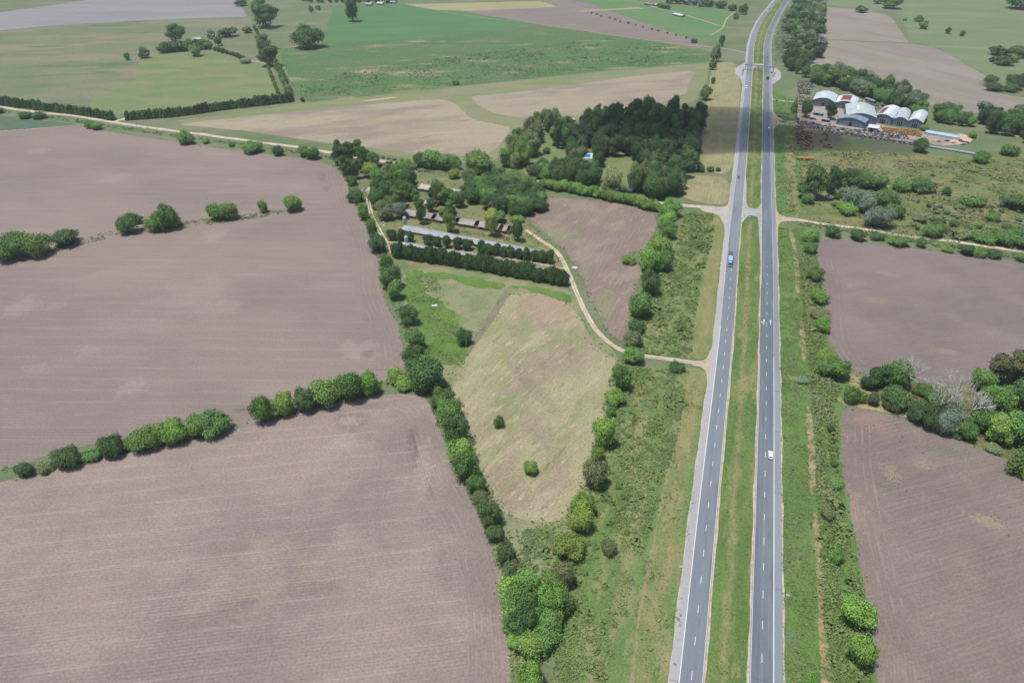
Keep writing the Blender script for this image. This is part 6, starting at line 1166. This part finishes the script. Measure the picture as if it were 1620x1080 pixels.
def ruin(p0, p1, label, n=60):
    a, b_ = G(*p0), G(*p1); L = (b_-a).length; t = empty('ruined_row', a, math.atan2(b_.y-a.y, b_.x-a.x)); tag(t, label, 'ruin', 'ruined rows in the scrubland'); V = []; Fq = []
    x = 0
    while x < L:
        l = random.uniform(1.5, 5)
        if random.random() < .75:
            w0, h0 = random.uniform(.5, 1.6), random.uniform(.4, 1.3); y0 = random.gauss(0, .9); k = len(V)
            V += [(x, y0, 0), (x+l, y0, 0), (x+l, y0+w0, 0), (x, y0+w0, 0), (x, y0, h0), (x+l, y0, h0*.8), (x+l, y0+w0, h0), (x, y0+w0, h0*.9)]; Fq += [(k, k+1, k+5, k+4), (k+1, k+2, k+6, k+5), (k+2, k+3, k+7, k+6), (k+3, k, k+4, k+7), (k+4, k+5, k+6, k+7)]
        x += l*random.uniform(.6, 1.5)
    mesh_obj('broken_wall', V, Fq, plain('ruin_grey', C(140, 136, 134), .9, var=.25), t)
    segs = []
    for k in range(int(L/2.6)):
        x = k*2.6+random.uniform(-.5, .5); y = random.gauss(0, 1.4); segs.append(((x, y, 0), (x+random.gauss(0, 1.6), y+random.gauss(0, 1.2), random.uniform(.8, 2.4)), .12, .06))
    V, Fq = tube_geo(segs, 4); mesh_obj('broken_posts', V, Fq, plain('ruin_wood', C(150, 144, 138), .9, var=.2), t)
ruin((1412, 297), (1640, 333), 'topmost broken grey row in the scrubland'); ruin((1424, 315), (1640, 361), 'second broken grey row from the top in the scrubland'); ruin((1436, 340), (1600, 366), 'lowest broken grey row in the scrubland'); ruin((1500, 341), (1640, 358), 'short broken grey row nearest the right edge'); ruin((1380, 252), (1560, 272), 'faint broken row in the open brown scrub')
# ------------------------------------------------------------------ clouds (above the camera) whose shade crosses the park and the road
def cloud(px, rx, ry, rot=0., z=620, th=34, dens=.034, cz=0):
    g = G(*px); k = (z)/(-SUNV.z); c = Vector((g.x-SUNV.x*k, g.y-SUNV.y*k, z)); v, f = ICO2; pts = []
    for q in v:
        w = math.atan2(q[1], q[0]); m = 1+.16*math.sin(w*3+rx)+.1*math.sin(w*5+ry)+.06*math.sin(w*9); x, y = q[0]*rx*m, q[1]*ry*m
        pts.append((c.x+x*math.cos(rot)-y*math.sin(rot), c.y+x*math.sin(rot)+y*math.cos(rot), c.z+q[2]*th))
    m = bpy.data.materials.new('cloud_vapour'); m.use_nodes = True; t = m.node_tree; t.nodes.remove(t.nodes['Principled BSDF']); vs_ = t.nodes.new('ShaderNodeVolumePrincipled'); vs_.inputs['Density'].default_value = dens; vs_.inputs['Color'].default_value = (1, 1, 1, 1); vs_.inputs['Anisotropy'].default_value = .3
    t.links.new(vs_.outputs[0], [n for n in t.nodes if n.type == 'OUTPUT_MATERIAL'][0].inputs['Volume'])
    o = mesh_obj('cloud', pts, [tuple(q) for q in f.tolist()], m, smooth=True); o['kind'] = 'structure'
cloud((1140, 208), 130, 82, .25); cloud((1320, 222), 100, 30, -.3, dens=.014)
# ------------------------------------------------------------------ haze
hz = bevel_box('haze', (0, 2400, 199), (6400, 5600, 400+4), None, None) if False else None
m = bpy.data.materials.new('haze_air'); m.use_nodes = True; t = m.node_tree; t.nodes.remove(t.nodes['Principled BSDF']); v_ = t.nodes.new('ShaderNodeVolumePrincipled'); v_.inputs['Density'].default_value = .00008; v_.inputs['Color'].default_value = (.86, .93, 1, 1); v_.inputs['Anisotropy'].default_value = .2
t.links.new(v_.outputs[0], [n for n in t.nodes if n.type == 'OUTPUT_MATERIAL'][0].inputs['Volume'])
X0, X1, Y0, Y1 = -7200, 7200, -2200, 12200
vv = [(x, y, z) for z in (-1, 215) for (x, y) in ((X0, Y0), (X1, Y0), (X1, Y1), (X0, Y1))]
o = mesh_obj('haze', vv, [(0, 3, 2, 1), (4, 5, 6, 7), (0, 1, 5, 4), (1, 2, 6, 5), (2, 3, 7, 6), (3, 0, 4, 7)], m); o['kind'] = 'stuff'
